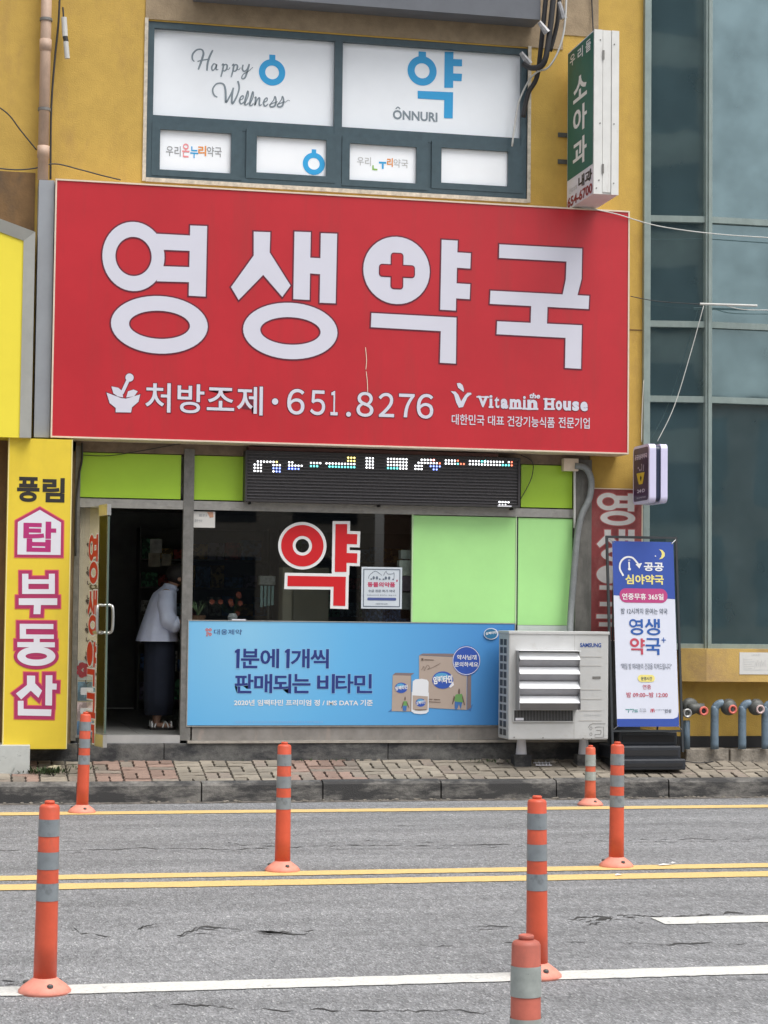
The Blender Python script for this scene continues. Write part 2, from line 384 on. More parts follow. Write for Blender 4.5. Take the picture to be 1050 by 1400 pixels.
M_DKRED = mat('dark_letter_edge', (0.13, 0.012, 0.03), 0.5, var=0)
M_CREAM = mat('cream_trim', (0.72, 0.60, 0.48), 0.5, var=0.1, vscale=10)
M_GREYM = mat('grey_sheet_metal', (0.33, 0.35, 0.38), 0.5, metal=0.2, var=0.08, vscale=3)
M_YEL = mat('yellow_sign_sheet', (0.80, 0.60, 0.05), 0.4, var=0.05, vscale=3, stain=((0.62, 0.45, 0.05), 2, 0.5, 0.9, (1, 1, 0.5)))
M_YEL2 = mat('bright_yellow_sheet', (0.86, 0.72, 0.06), 0.4, var=0.03, vscale=3)
M_FRAMEY = mat('sign_box_frame', (0.46, 0.46, 0.43), 0.45, metal=0.3, var=0.08, vscale=5)
M_BLK = mat('black_lettering', (0.025, 0.022, 0.02), 0.5, var=0)
M_MAG = mat('magenta_edge', (0.42, 0.03, 0.12), 0.5, var=0)
M_MAG2 = mat('magenta_lettering', (0.45, 0.025, 0.17), 0.5, var=0)
M_PINKR = mat('red_outer_edge', (0.75, 0.13, 0.12), 0.5, var=0)
M_PALE = mat('pale_lettering', (0.74, 0.74, 0.80), 0.5, var=0.02)
M_STRED = mat('red_sticker', (0.62, 0.012, 0.018), 0.4, var=0.02)
M_STWH = mat('white_sticker', (0.80, 0.80, 0.80), 0.4, var=0.02)
M_CYAN = mat('cyan_logo', (0.03, 0.36, 0.72), 0.4, var=0)
M_LGREY = mat('grey_script', (0.22, 0.27, 0.31), 0.5, var=0)
M_DKBLUE = mat('navy_lettering', (0.018, 0.035, 0.20), 0.5, var=0)
M_AC = mat('ivory_painted_steel', (0.52, 0.525, 0.52), 0.45, var=0.05, vscale=6, stain=((0.42, 0.41, 0.38), 6, 0.55, 0.8, (1, 1, 2)))
M_ACL = mat('lit_hood_steel', (0.85, 0.86, 0.88), 0.4, metal=0.0, var=0.05, vscale=10)  # pale copy of the hood steel, light from above painted into the colour
M_ACD = mat('dark_grille', (0.06, 0.062, 0.065), 0.6, var=0.2, vscale=30)
M_GREENG = mat('greygreen_mullion', (0.25, 0.31, 0.295), 0.45, metal=0.2, var=0.12, vscale=8, stain=((0.30, 0.36, 0.35), 5, 0.5, 0.7, (3, 1, 0.6)))
M_CGLASS = glass_mat('tinted_facade_glass', (0.035, 0.060, 0.068), (0.66, 0.86, 0.90), False, 0.03)
M_SGLASS = glass_mat('shop_glass', (0.80, 0.83, 0.82), (0.95, 0.97, 1.0), True, 0.01)
M_DGLASS = glass_mat('door_glass', (0.86, 0.87, 0.84), (0.8, 0.82, 0.8), True, 0.02)
M_PVC = mat('beige_drain_pipe', (0.52, 0.37, 0.28), 0.6, var=0.12, vscale=6, stain=((0.35, 0.25, 0.19), 4, 0.5, 0.7, (1, 1, 0.4)))
M_BLACK = mat('black_rubber_cable', (0.03, 0.03, 0.033), 0.6, var=0.1)
M_WCAB = mat('grey_white_cable', (0.55, 0.55, 0.53), 0.6, var=0.1)
M_CONDU = mat('grey_conduit', (0.22, 0.235, 0.24), 0.6, var=0.15, vscale=20)
M_ORG = mat('orange_post_plastic', (0.62, 0.095, 0.045), 0.5, var=0.10, vscale=9, stain=((0.30, 0.085, 0.055), 7, 0.50, 0.78, (1, 1, 0.6)))
M_ORGB = mat('faded_orange_base', (0.74, 0.27, 0.20), 0.6, var=0.12, vscale=20, stain=((0.40, 0.14, 0.10), 14, 0.58, 0.75, (1, 1, 1)))
M_REFL = mat('grey_reflective_band', (0.27, 0.30, 0.32), 0.35, metal=0.25, var=0.14, vscale=14, stain=((0.13, 0.14, 0.15), 8, 0.54, 0.70, (1, 1, 1)))
M_ORGF = mat('old_faded_post', (0.50, 0.13, 0.09), 0.6, var=0.2, vscale=10, stain=((0.28, 0.09, 0.07), 7, 0.45, 0.7, (1, 1, 0.4)))
M_REFS = mat('scuffed_reflective_band', (0.36, 0.39, 0.37), 0.5, metal=0.1, var=0.2, vscale=20, stain=((0.03, 0.03, 0.03), 7, 0.60, 0.66, (1, 1, 1.5)))
M_BPIPE = mat('blue_grey_painted_pipe', (0.15, 0.215, 0.28), 0.5, var=0.2, vscale=15, stain=((0.06, 0.08, 0.09), 8, 0.5, 0.7, (1, 1, 1)))
M_IRON = mat('dark_cast_iron', (0.10, 0.105, 0.10), 0.55, metal=0.3, var=0.25, vscale=25)
M_PINKC = mat('faded_red_coupling', (0.70, 0.16, 0.12), 0.5, var=0.2, vscale=30)
M_PALEC = mat('pale_pink_coupling', (0.60, 0.45, 0.44), 0.5, var=0.2, vscale=30)
M_STEELC = mat('worn_steel_coupling', (0.42, 0.42, 0.42), 0.4, metal=0.6, var=0.2, vscale=30)
M_DARK = mat('near_black', (0.018, 0.018, 0.02), 0.7, var=0.1)
M_CONC = mat('rough_concrete', (0.30, 0.27, 0.23), 0.95, var=0.3, vscale=15, bump=0.8, bscale=40, stain=((0.10, 0.09, 0.08), 5, 0.5, 0.7, (1, 1, 1)))

# ------------------------------------------------------------------ ground, road, kerb, pavement
Y_K0, Y_K1, Y_B = -0.80, -0.68, -0.03
Z_K, Z_B0 = 0.155, 0.285
b = B(); b.face([(-400, -400, -0.02), (400, -400, -0.02), (400, 400, -0.02), (-400, 400, -0.02)])
struct(b.build('ground', mat('far_ground', (0.16, 0.15, 0.14), 0.95, var=0.3, vscale=0.5)))
b = B(); b.face([(-60, -26, 0), (60, -26, 0), (60, Y_K0, 0), (-60, Y_K0, 0)]); struct(b.build('road', M_ASPH))
def yline(py0, py1):  # y of a painted line's edges read at mid frame
    return at(525, py0, Zp=0).y, at(525, py1, Zp=0).y
def marking(name, py0, py1, M, x0=-60, x1=60, px=525, slant=0.0):
    ya, yb = at(px, py0, Zp=0).y, at(px, py1, Zp=0).y
    b = B(); bm = b.bm; n = max(2, int((x1-x0)/0.06)) if x1-x0 < 20 else 400
    top, bot = [], []
    xs = [x0+(x1-x0)*i/n for i in range(n+1)]
    if x1-x0 > 20: xs = [-60]+[-2+i*0.05 for i in range(261)]+[60]
    for i, x in enumerate(xs):
        j = 0.006
        top.append(bm.verts.new((x+slant*0, ya+random.uniform(-j, j), 0.004))); bot.append(bm.verts.new((x+slant, yb+random.uniform(-j, j), 0.004)))
    for i in range(len(xs)-1): bm.faces.new((bot[i], bot[i+1], top[i+1], top[i]))
    return struct(b.build(name, M))
marking('road_marking', 1106.0, 1110.0, M_YLINE)
marking('road_marking', 1189.5, 1195.5, M_YLINE)
marking('road_marking', 1201, 1208.5, M_YLINE)
marking('road_marking', 1335.5, 1347.5, M_WLINE)
xw = at(893, 1257, Zp=0).x
marking('road_marking', 1253.5, 1263.0, M_WLINE, xw, xw+5.0, px=980)
# hairline and alligator cracks in the asphalt
def crack(pts, wd, jit=0.03, k=1):
    b = B(); P = []
    for i in range(len(pts)-1):
        p, q = Vector(pts[i]), Vector(pts[i+1]); n = max(2, int((q-p).length/0.022))
        for j in range(n): P.append(p.lerp(q, j/n))
    P.append(Vector(pts[-1])); L, R_ = [], []; d = 0
    for i, p in enumerate(P):
        d = 0.6*d+random.uniform(-jit, jit)*1.1
        w = 1.3*wd*max(0.0, 0.35+1.7*noise.noise(Vector((p.x*11, p.y*11, 3))))*min(1, i/3, (len(P)-1-i)/3)+0.0002
        L.append(b.bm.verts.new((p.x, p.y+d+w/2, 0.0025))); R_.append(b.bm.verts.new((p.x, p.y+d-w/2, 0.0025)))
    for i in range(len(P)-1): b.bm.faces.new((R_[i], R_[i+1], L[i+1], L[i]))
    return b
M_CRK = mat('open_crack_dirt', (0.050, 0.049, 0.048), 1.0, var=0.3, vscale=60)
def g(px, py): p = at(px, py, Zp=0); return (p.x, p.y, 0)
for pts, wd in [([(-60, 1161), (60, 1164), (180, 1160), (330, 1161), (430, 1157), (560, 1156), (700, 1155), (900, 1148), (1080, 1147)], 0.022),
                ([(300, 1141), (312, 1152), (330, 1156), (385, 1158)], 0.03), ([(350, 1154), (520, 1150), (640, 1152)], 0.012),
                ([(95, 1262), (112, 1278), (160, 1282)], 0.035), ([(180, 1276), (200, 1266), (222, 1263)], 0.04),
                ([(240, 1279), (275, 1268), (330, 1270), (400, 1276)], 0.045), ([(260, 1278), (300, 1278)], 0.02),
                ([(345, 1275), (380, 1274), (432, 1272)], 0.045), ([(455, 1272), (475, 1271)], 0.03), ([(640, 1268), (700, 1266), (740, 1264)], 0.025),
                ([(770, 1256), (820, 1254), (860, 1250), (895, 1254), (1040, 1248)], 0.035), ([(800, 1262), (850, 1252), (890, 1262)], 0.03),
                ([(680, 1290), (860, 1291), (1060, 1292)], 0.016), ([(0, 1341), (30, 1343)], 0.05), ([(180, 1364), (230, 1374), (330, 1380), (470, 1383), (650, 1384), (690, 1386)], 0.02),
                ([(40, 1297), (160, 1300)], 0.012), ([(560, 1295), (640, 1293)], 0.012), ([(880, 1345), (1050, 1340)], 0.010),
                ([(-20, 1123), (200, 1121), (420, 1124)], 0.008), ([(520, 1129), (760, 1127)], 0.008), ([(20, 1153), (110, 1151)], 0.012),
                ([(320, 1085.5), (640, 1084)], 0.012), ([(700, 1082), (1050, 1079)], 0.01)]:
    struct(crack([g(*q) for q in pts], wd).build('road_crack', M_CRK))
    if wd > 0.02: struct(crack([g(q[0]+random.uniform(-5, 5), q[1]+random.uniform(2.5, 4.5)) for q in pts], wd*0.45).build('road_crack', M_CRK))
# gutter dirt against the kerb
b = B()
for i in range(260):
    x = random.uniform(-2, 9.5); y = Y_K0-abs(random.gauss(0, 0.035))-0.004; s = random.uniform(0.004, 0.014)
    r = bmesh.ops.create_icosphere(b.bm, subdivisions=1, radius=s)
    for v in r['verts']: v.co = Vector((x+v.co.x*1.6, y+v.co.y, max(0.001, v.co.z*0.7+s*0.4)))
stuff(tag(b.build('gutter_grit', mat('grit', (0.20, 0.18, 0.15), 1, var=0.4, vscale=30)), 'loose grit and dirt lying along the foot of the kerb', 'grit'))
b = B(); b.face([(-60, Y_K0-0.16, 0.0015), (60, Y_K0-0.16, 0.0015), (60, Y_K0, 0.0015), (-60, Y_K0, 0.0015)])
struct(b.build('gutter_strip', mat('dirty_gutter', (0.12, 0.108, 0.095), 0.95, var=0.6, vscale=12, bump=0.6, bscale=120, contrast=(0.42, 0.58))))
# kerb stones
kr = bpy.data.objects.new('kerb', None); COL.objects.link(kr); struct(kr)
xk = X(276, 1080, Y_K0)-6.0
for i in range(15):
    x0 = xk+i*1.0
    b = B(); pr_ = [(x0+0.004, Y_K0, -0.05), (x0+0.004, Y_K0+0.004, Z_K-0.025), (x0+0.004, Y_K0+0.018, Z_K-0.004), (x0+0.004, Y_K1-0.004, Z_K+0.006), (x0+0.004, Y_K1, -0.05)]
    dz = random.uniform(-0.004, 0.004)
    b.prism([(p[0], p[1]+dz, p[2]+dz) for p in pr_], (0.988, 0, 0)); b.build('kerb_stone', M_KERB, kr)
# sloping pavement of interlocking pavers
SL = math.atan2(Z_B0-Z_K, Y_B-Y_K1)
sw = bpy.data.objects.new('pavement', None); COL.objects.link(sw); struct(sw)
b = B(); b.face([(-60, Y_K1, Z_K-0.018), (60, Y_K1, Z_K-0.018), (60, Y_B+0.05, Z_B0-0.010), (-60, Y_B+0.05, Z_B0-0.010)]); b.build('paver_bed', M_DIRT, sw)
def paver_mesh(w, d, M):
    g_ = 0.0026; bm = bmesh.new()
    def outline(ins):
        a, c = w/2-g_-ins, d/2-g_-ins; zz = 0.010; P = []
        n = 4
        for k in range(n+1): P.append((-a+2*a*k/n, -c+(zz if k % 2 else 0)*(1 if w > d else 0)))
        for k in range(1, n): P.append((a-(zz if k % 2 else 0), -c+2*c*k/n))
        for k in range(n+1): P.append((a-2*a*k/n, c-(zz if k % 2 else 0)*(1 if w > d else 0)))
        for k in range(1, n): P.append((-a+(zz if k % 2 else 0), c-2*c*k/n))
        return P
    lo = [bm.verts.new((p[0], p[1], -0.03)) for p in outline(0)]; mi = [bm.verts.new((p[0], p[1], -0.003)) for p in outline(0)]
    hi = [bm.verts.new((p[0], p[1], 0)) for p in outline(0.004)]; n = len(lo)
    for i in range(n):
        bm.faces.new((lo[i], lo[(i+1) % n], mi[(i+1) % n], mi[i])); bm.faces.new((mi[i], mi[(i+1) % n], hi[(i+1) % n], hi[i]))
    bm.faces.new(hi); me = bpy.data.meshes.new('paver'); bm.to_mesh(me); bm.free(); me.materials.append(M); return me
PV = {}
for k in range(3): PV[('h', k)] = paver_mesh(0.225, 0.088, M_PAVE[k]); PV[('v', k)] = paver_mesh(0.1125, 0.176, M_PAVE[k])
LEN = (Y_B+0.02-Y_K1)/math.cos(SL); npav = 0
for c in range(40):
    xc = -1.0+0.225*c; t = -random.choice((0, 0.088)); seq = random.choice((0, 1, 2, 2))
    px_ = xc
    pink = (1.15 < xc < 1.75) or (2.62 < xc < 3.5) or (0.2 < xc < 0.9 and c % 2) or (6.9 < xc < 7.1)
    while t < LEN-0.05:
        kinds = [('h', 0, 0.088), ] if seq % 3 != 2 else [('v', -0.05625, 0.176), ('v', 0.05625, 0.176)]
        for kd, dx, ln in kinds:
            if t+ln < 0.02 or t+ln > LEN+0.06: continue
            if npav >= 296: continue
            k = (1 if pink else 0) if random.random() > 0.16 else 2
            if kd == 'h' and t < -0.06: continue
            tt = t+ln/2
            o = bpy.data.objects.new('paver', PV[(kd, k)]); COL.objects.link(o); o.parent = sw; npav += 1
            o.location = (xc+dx+random.uniform(-.0015, .0015), Y_K1+max(tt, ln/2)*math.cos(SL), Z_K+max(tt, ln/2)*math.sin(SL)+random.uniform(-0.004, 0.004))
            o.rotation_euler = (SL+random.gauss(0, 0.018), random.gauss(0, 0.02), random.gauss(0, 0.01))
        t += kinds[0][2]; seq += 1
# weeds and grit at the back edge of the pavement
def sidewalk_z(y): return Z_K+(y-Y_K1)*math.tan(SL)
def weeds(label, cx, n, spread, h, cy=-0.10, seed=1):
    rnd = random.Random(seed); b = B()
    for i in range(n):
        x = cx+rnd.gauss(0, spread); y = cy+rnd.gauss(0, 0.025); z = sidewalk_z(y); L = h*rnd.uniform(0.4, 1); a = rnd.uniform(0, 6.28); t = rnd.uniform(0.3, 1.1)
        d = Vector((math.cos(a)*math.sin(t), math.sin(a)*math.sin(t), math.cos(t)))*L; s = Vector((-math.sin(a), math.cos(a), 0))*L*rnd.uniform(0.08, 0.2)
        p = Vector((x, y, z)); b.face([p-s*0.3, p+s*0.3, p+d*0.6+s, p+d]); b.face([p, p+d*0.5-s, p+d*0.9-s*0.2, p+d*0.55+s*0.4])
    return tag(b.build('weed', mat('weed_green', (0.05, 0.085, 0.03), 0.8, var=0.4, vscale=30)), label, 'weed')
weeds('low green weeds growing beside the white marble slab', 0.75, 150, 0.10, 0.07, cy=-0.42, seed=2)
weeds('sparse weeds between the yellow board and the door', X(118, 1045, -0.3), 40, 0.05, 0.05, cy=-0.3, seed=3)
weeds('thin weeds at the foot of the step below the banner', X(440, 1036, -0.1), 50, 0.3, 0.035, cy=-0.09, seed=9)
weeds('dry brownish weeds under the left side of the air conditioner', X(665, 1038, -0.15), 60, 0.12, 0.04, cy=-0.15, seed=4)

# ------------------------------------------------------------------ the pharmacy's building (mustard stucco, shopfront below)
BL = thing('shop_building', 'mustard stucco building with pharmacy shopfront and white filmed upstairs window', 'building', (3.0, 0.0, 0.44))
xL, xR = 0.35, X(881, 600, 0)
z0w, z1w = Z(243, 200), Z(28, 203)                 # upper window opening
xw0, xw1 = X(201, 135), X(721, 170)
TOPZ = 7.6
DOOR_X0, DOOR_X1 = X(133, 850), X(248, 850)
Z_TH = 0.445
ZR0, ZR1 = 2.41, 2.485
b = B(); D_ = 0.30
b.box(-3.0, xw0, 0, D_, 2.98, TOPZ); b.box(xw1, xR, 0, D_, 2.98, TOPZ); b.box(xw0, xw1, 0, D_, z1w, TOPZ); b.box(xw0, xw1, 0, D_, 2.98, z0w)
b.box(X(806, 800), xR, 0, D_, 0.2, 2.98)
b.build('wall', M_STUC, BL)
# darker bare band above the window, brown-grey patch beside the cables, control joints
b = B(); b.box(X(199, 20), X(770, 20, -0.012), -0.010, 0.0, z1w+0.012, TOPZ)
b.box(X(770, 20), X(818, 20), -0.008, 0.0, Z(50, 800), TOPZ); b.build('bare_render_patch', M_STUC2, BL)
b = B(); b.box(xL-0.2, X(47, 300), -0.006, 0, 4.2, Z(235, 20)); b.build('bare_render_patch', M_BROWNW, BL)
b = B()
b.box(X(861, 450), xR, -0.004, 0, Z(452, 870), Z(452, 870)+0.01)
b.build('render_joint', mat('joint_shadow', (0.2, 0.12, 0.05), 0.95), BL)
b = B(); b.box(xw0-0.03, xw0, -0.014, 0.02, z0w-0.03, z1w+0.02); b.box(xw1, xw1+0.03, -0.014, 0.02, z0w-0.03, z1w+0.02); b.box(xw0, xw1, -0.02, 0.04, z0w-0.035, z0w)
b.build('mortar_bead', mat('old_sealant', (0.55, 0.50, 0.42), 0.9, var=0.3, vscale=20), BL)
# upstairs window: frame, two big panes, four casements
WN = B(); yw = 0.05
fr = 0.055
def fbox(b, x0, x1, z0, z1, t, y0, y1):    # hollow rectangle
    b.box(x0, x0+t, y0, y1, z0, z1); b.box(x1-t, x1, y0, y1, z0, z1); b.box(x0+t, x1-t, y0, y1, z1-t, z1); b.box(x0+t, x1-t, y0, y1, z0, z0+t)
xm = X(462, 100, yw)
ztr0, ztr1 = Z(180, 330, yw), Z(166, 330, yw)
fbox(WN, xw0, xw1, z0w, z1w, fr, 0.01, 0.14)
WN.box(xm-0.035, xm+0.035, 0.012, 0.13, z0w+fr, z1w-fr); WN.box(xw0+fr, xw1-fr, 0.016, 0.125, ztr0, ztr1)
for px_ in (333, 587): xx = X(px_, 210, yw); WN.box(xx-0.022, xx+0.022, 0.02, 0.12, z0w+fr, ztr0)
win = WN.build('window_frame', M_WINF, BL)
b = B(); b.box(xw0+fr, xm-0.035, 0.06, 0.07, ztr1, z1w-fr); b.build('pane', M_FILM, win)
b = B(); b.box(xm+0.035, xw1-fr, 0.06, 0.07, ztr1, z1w-fr); b.build('pane', M_FILM, win)
cas = [(207, 330), (336, 458), (467, 584.5), (589.5, 714)]; pan = [(218, 315), (350, 445), (477, 568), (602, 693)]
pan_y = [(178, 233), (187, 237), (197, 247), (203, 251)]
for (a, c), (p0, p1), (pt, pb) in zip(cas, pan, pan_y):
    q = B(); zt, zb = Z(pt, p0, yw), Z(pb, p0, yw)
    x0, x1 = X(p0, 210, yw), X(p1, 215, yw)
    ca0, ca1 = X(a, 210, 0.03), X(c, 215, 0.03)
    q.box(ca0, x0, 0.005, 0.06, zb-0.055, zt+0.06); q.box(x1, ca1, 0.005, 0.06, zb-0.055, zt+0.06); q.box(x0, x1, 0.005, 0.06, zt, zt+0.06); q.box(x0, x1, 0.005, 0.06, zb-0.055, zb)
    q.build('casement', M_WINF, win)
    q = B(); q.box(x0, x1, 0.035, 0.045, zb, zt); q.build('pane', M_FILM, win)
# lettering on the window film
YP = 0.06
def zw(x, y): return uv(220+x/5.25, 40+y/5.25, YP)
pr = Print(front(YP))
def st(P, w): pr.stroke([zw(*q) for q in P], [v*1.45/5.25/163 for v in w] if isinstance(w, list) else w*1.45/5.25/163)
# "Happy"
st([(240, 232), (226, 215), (228, 180), (255, 150), (290, 145), (305, 170), (295, 215), (268, 290)], [5, 8, 9, 8, 7, 10, 11, 8])
st([(372, 150), (350, 195), (335, 245), (330, 298)], [8, 10, 10, 8]); st([(262, 232), (300, 222), (350, 215)], 6)
def letter_a(x, y, s=1.0): st([(x+36*s, y+5*s), (x+18*s, y-2*s), (x+3*s, y+22*s), (x+8*s, y+46*s), (x+26*s, y+32*s), (x+38*s, y+4*s), (x+34*s, y+38*s), (x+50*s, y+40*s)], [4, 6, 8, 7, 5, 7, 7, 4])
def letter_p(x, y): st([(x, y+10), (x+12, y), (x+8, y+40), (x-6, y+92)], [4, 8, 9, 6]); st([(x+8, y+30), (x+22, y+4), (x+38, y+8), (x+36, y+34), (x+20, y+50), (x+6, y+42)], [4, 6, 8, 9, 6, 4]); st([(x+34, y+36), (x+50, y+38), (x+60, y+24)], 4)
letter_a(362, 250); letter_p(436, 250); letter_p(510, 252)
st([(590, 255), (584, 285), (596, 302), (616, 290), (634, 250)], [7, 9, 8, 5, 7]); st([(634, 250), (618, 310), (600, 352), (580, 352), (590, 325), (630, 300), (660, 272)], [8, 9, 8, 6, 5, 4, 3])
# "Wellness"
st([(405, 488), (380, 470), (372, 430), (400, 392), (445, 392), (462, 430), (465, 490), (468, 525), (500, 470), (520, 420)], [5, 8, 8, 7, 8, 10, 11, 10, 7, 6])
st([(520, 420), (510, 480), (512, 535), (545, 480), (562, 420), (552, 372)], [8, 10, 10, 8, 8, 10])
def letter_e(x, y): st([(x, y+30), (x+22, y+18), (x+24, y-2), (x+8, y+6), (x-2, y+36), (x+10, y+56), (x+32, y+40)], [4, 5, 6, 7, 9, 7, 4])
def letter_l(x, y, h): st([(x, y), (x+24, y-h*0.6), (x+22, y-h), (x+8, y-h*0.5), (x-2, y), (x+12, y+8), (x+26, y-8)], [4, 5, 7, 9, 9, 6, 4])
letter_e(566, 480); letter_l(602, 535, 92); letter_l(638, 540, 92)
st([(672, 495), (682, 490), (674, 545), (692, 505), (708, 494), (706, 545), (724, 540)], [5, 8, 8, 6, 8, 8, 4])
letter_e(738, 496)
for x_ in (778, 832): st([(x_, 545), (x_+30, 510), (x_+40, 482), (x_+48, 510), (x_+40, 548), (x_+14, 558), (x_+6, 540), (x_+60, 520)], [3, 5, 6, 8, 9, 8, 6, 3])
st([(892, 525), (912, 510), (925, 515)], 3)
pr.build('lettering', M_LGREY, win)
def knob_ring(pr, c, R_, r, kw, kh, Y):      # ring with a square knob on top
    pr.ring(c, (R_, R_), (r, r)); pr.poly([(c[0]-kw/2, c[1]+R_*0.92), (c[0]+kw/2, c[1]+R_*0.92), (c[0]+kw/2, c[1]+R_+kh), (c[0]-kw/2, c[1]+R_+kh)])
pr = Print(front(YP)); k_ = 1/5.25/163
knob_ring(pr, zw(798, 310), 100*k_, 52*k_, 46*k_, 34*k_, YP)
def z2(x, y): return uv(520+x/1.981, y/1.981, YP)
k2 = 1/1.981/163
knob_ring(pr, z2(113, 192), 43*k2, 22*k2, 22*k2, 13*k2, YP)
for P in ([(174, 141), (198, 141), (197, 238), (173, 238)], [(197, 160), (221, 161), (221, 180), (197, 179)], [(197, 199), (221, 200), (220, 220), (197, 219)], [(101, 246), (197, 250), (196, 321), (172, 320), (173, 271), (101, 267)]): pr.poly([z2(*q) for q in P])
def zc(x, y): return uv(x, y, 0.035)
pr.build('lettering', M_CYAN, win)
pr = Print(front(0.035)); c_ = zc(429, 224); R_ = 0.098
P = []
for i in range(0, 41): a = math.radians(-64+ (360-0)*0); 
x1c = X(445, 215, 0.035); zbc = Z(237, 350, 0.035)
# ring cut by the pane's right and lower edges
for a0 in range(0, 360, 6):
    q = [(c_[0]+r*math.cos(math.radians(a)), c_[1]+r*math.sin(math.radians(a))) for r, a in ((R_, a0), (R_, a0+6), (R_*0.53, a0+6), (R_*0.53, a0))]
    q = [(min(u, x1c-0.003), max(v, zbc+0.003)) for u, v in q]
    if abs(q[0][0]-q[3][0])+abs(q[0][1]-q[3][1]) > 0.004: pr.w -= 0.00008; pr.poly(q)
pr.poly([(c_[0]-0.02, c_[1]+R_*0.92), (c_[0]+0.02, c_[1]+R_*0.92), (c_[0]+0.02, c_[1]+R_+0.03), (c_[0]-0.02, c_[1]+R_+0.03)])
pr.build('lettering', M_CYAN, win)
pr = Print(front(YP)); text_px(pr, 'ONNURI', 537, 598, 150, 163, YP, off=0.03)
pr.stroke([uv(541, 149, YP), uv(544, 146.5, YP), uv(547, 149, YP)], 0.010)
pr.build('lettering', M_LGREY, win)
GREYT = mat('grey_print', (0.30, 0.31, 0.33), 0.5, var=0)
pr = Print(front(0.035)); text_px(pr, '우리', 227, 247, 199, 213, 0.035, off=0.008); text_px(pr, '약국', 283, 303, 200, 214, 0.035, off=0.008); pr.build('lettering', GREYT, win)
pr = Print(front(0.035)); text_px(pr, '온', 249, 259, 196, 215, 0.035, off=0.02); pr.build('lettering', mat('pink_print', (0.80, 0.28, 0.30), 0.5, var=0), win)
pr = Print(front(0.035)); text_px(pr, '누', 260, 271, 200, 216, 0.035, off=0.02); pr.build('lettering', M_CYAN, win)
pr = Print(front(0.035)); text_px(pr, '리', 271, 282, 199, 213, 0.035, off=0.03); pr.build('lettering', mat('orange_print', (0.75, 0.28, 0.06), 0.5, var=0), win)
LG2 = mat('faded_grey_print', (0.48, 0.49, 0.50), 0.5, var=0)
pr = Print(front(0.035)); text_px(pr, '우리', 488, 507, 214, 226, 0.035, off=0.004); text_px(pr, '약국', 538, 558, 217, 229, 0.035, off=0.004); pr.build('lettering', LG2, win)
pr = Print(front(0.035)); text_px(pr, '리', 529, 537, 216, 228, 0.035, off=0.03); pr.build('lettering', mat('orange_print', (0.75, 0.28, 0.06), 0.5, var=0), win)
pr = Print(front(0.035)); pr.poly([zc(518, 221), zc(528, 221.5), zc(528, 224), zc(518, 223.5)]); pr.poly([zc(522, 224), zc(524.5, 224), zc(524.5, 231), zc(522, 231)]); pr.build('lettering', M_CYAN, win)
pr = Print(front(0.035)); pr.poly([zc(509, 226), zc(511, 226), zc(511, 230.5), zc(516, 231), zc(516, 233), zc(509, 232.5)]); pr.build('lettering', mat('leaf_green_print', (0.25, 0.5, 0.08), 0.5, var=0), win)

# shopfront members, all in the facade plane
XG0, XG1 = X(262, 800), X(563, 780)
XP0, XP1, XP2, XP3 = X(564.5, 780), X(704, 780), X(708, 780), X(782, 780)
XE = X(784, 800)
ZGT = ZR0; ZBT = Z(849, 257); ZBB = Z(993, 257)
b = B(); b.box(X(103, 690), DOOR_X1, -0.02, 0.05, ZR0, ZR1); b.box(X(262, 690), XE, -0.02, 0.05, ZR0, ZR1); b.build('rail', M_ALU, BL)
b = B(); b.box(DOOR_X1, X(262, 850), -0.03, 0.06, Z_TH, 2.93); b.build('mullion', M_ALUD, BL)
b = B(); b.box(X(100, 800), X(107, 800), -0.03, 0.05, Z_TH, 2.93); b.build('mullion', M_ALUD, BL)
b = B(); b.box(X(262, 1000), XE, -0.025, 0.05, Z_TH, ZBB-0.004); b.build('sill_panel', mat('sill_sheet', (0.25, 0.235, 0.22), 0.55, metal=0.2, var=0.2, vscale=7, stain=((0.36, 0.30, 0.26), 5, 0.55, 0.75, (2, 1, 0.5))), BL)
b = B(); b.box(X(255, 1018), XE+0.3, -0.075, 0.05, Z_TH-0.022, Z_TH-0.002); b.build('sill_board', mat('sill_lip', (0.36, 0.33, 0.29), 0.8, var=0.2, vscale=12), BL)
b = B(); b.box(X(133, 1014), DOOR_X1, -0.03, 0.03, Z_TH-0.022, Z_TH+0.044); b.build('threshold', mat('bright_threshold', (0.62, 0.62, 0.62), 0.35, metal=0.6, var=0.1), BL)
for px0, px1 in ((105, 248), (262, 335), (712, 783)):
    b = B(); b.box(X(px0, 650)+0.004, X(px1, 650)-0.004, 0.0, 0.02, ZR1+0.012, 2.875); b.build('green_panel', M_GRN1, BL)
b = B(); b.box(X(336, 650), X(711, 650), 0.01, 0.02, ZR1+0.012, 2.875); b.build('transom_backing', M_ALUD, BL)
b = B(); b.box(0.9, XE+0.14, -0.01, 0.25, 2.882, 2.98); b.build('header', mat('brown_header', (0.20, 0.15, 0.11), 0.8, var=0.3, vscale=10), BL)
b = B(); b.box(XP0, XP1, -0.008, 0.01, ZBT+0.01, ZR0-0.008); b.build('green_panel', M_GRN2, BL)
b = B(); b.box(XP2, XP3, -0.006, 0.01, ZBT-0.005, ZR0-0.008); b.build('green_panel', M_GRN2, BL)
for a, c in ((XP0-0.012, XP0-0.002), (XP1+0.002, XP1+0.012)):
    b = B(); b.box(a, c, -0.012, 0.03, ZBT, ZR0); b.build('panel_edge', mat('pale_green_edge', (0.55, 0.75, 0.45), 0.5, var=0.05), BL)
b = B(); b.box(XP1+0.012, XP2-0.002, -0.004, 0.03, ZBB, ZR0); b.build('panel_gap', M_DARK, BL)
b = B(); b.box(XP2, XP3, -0.004, 0.01, Z_TH+0.1, ZBT-0.007); b.build('white_panel', mat('greyish_white_panel', (0.60, 0.66, 0.62), 0.5, var=0.1, vscale=5), BL)
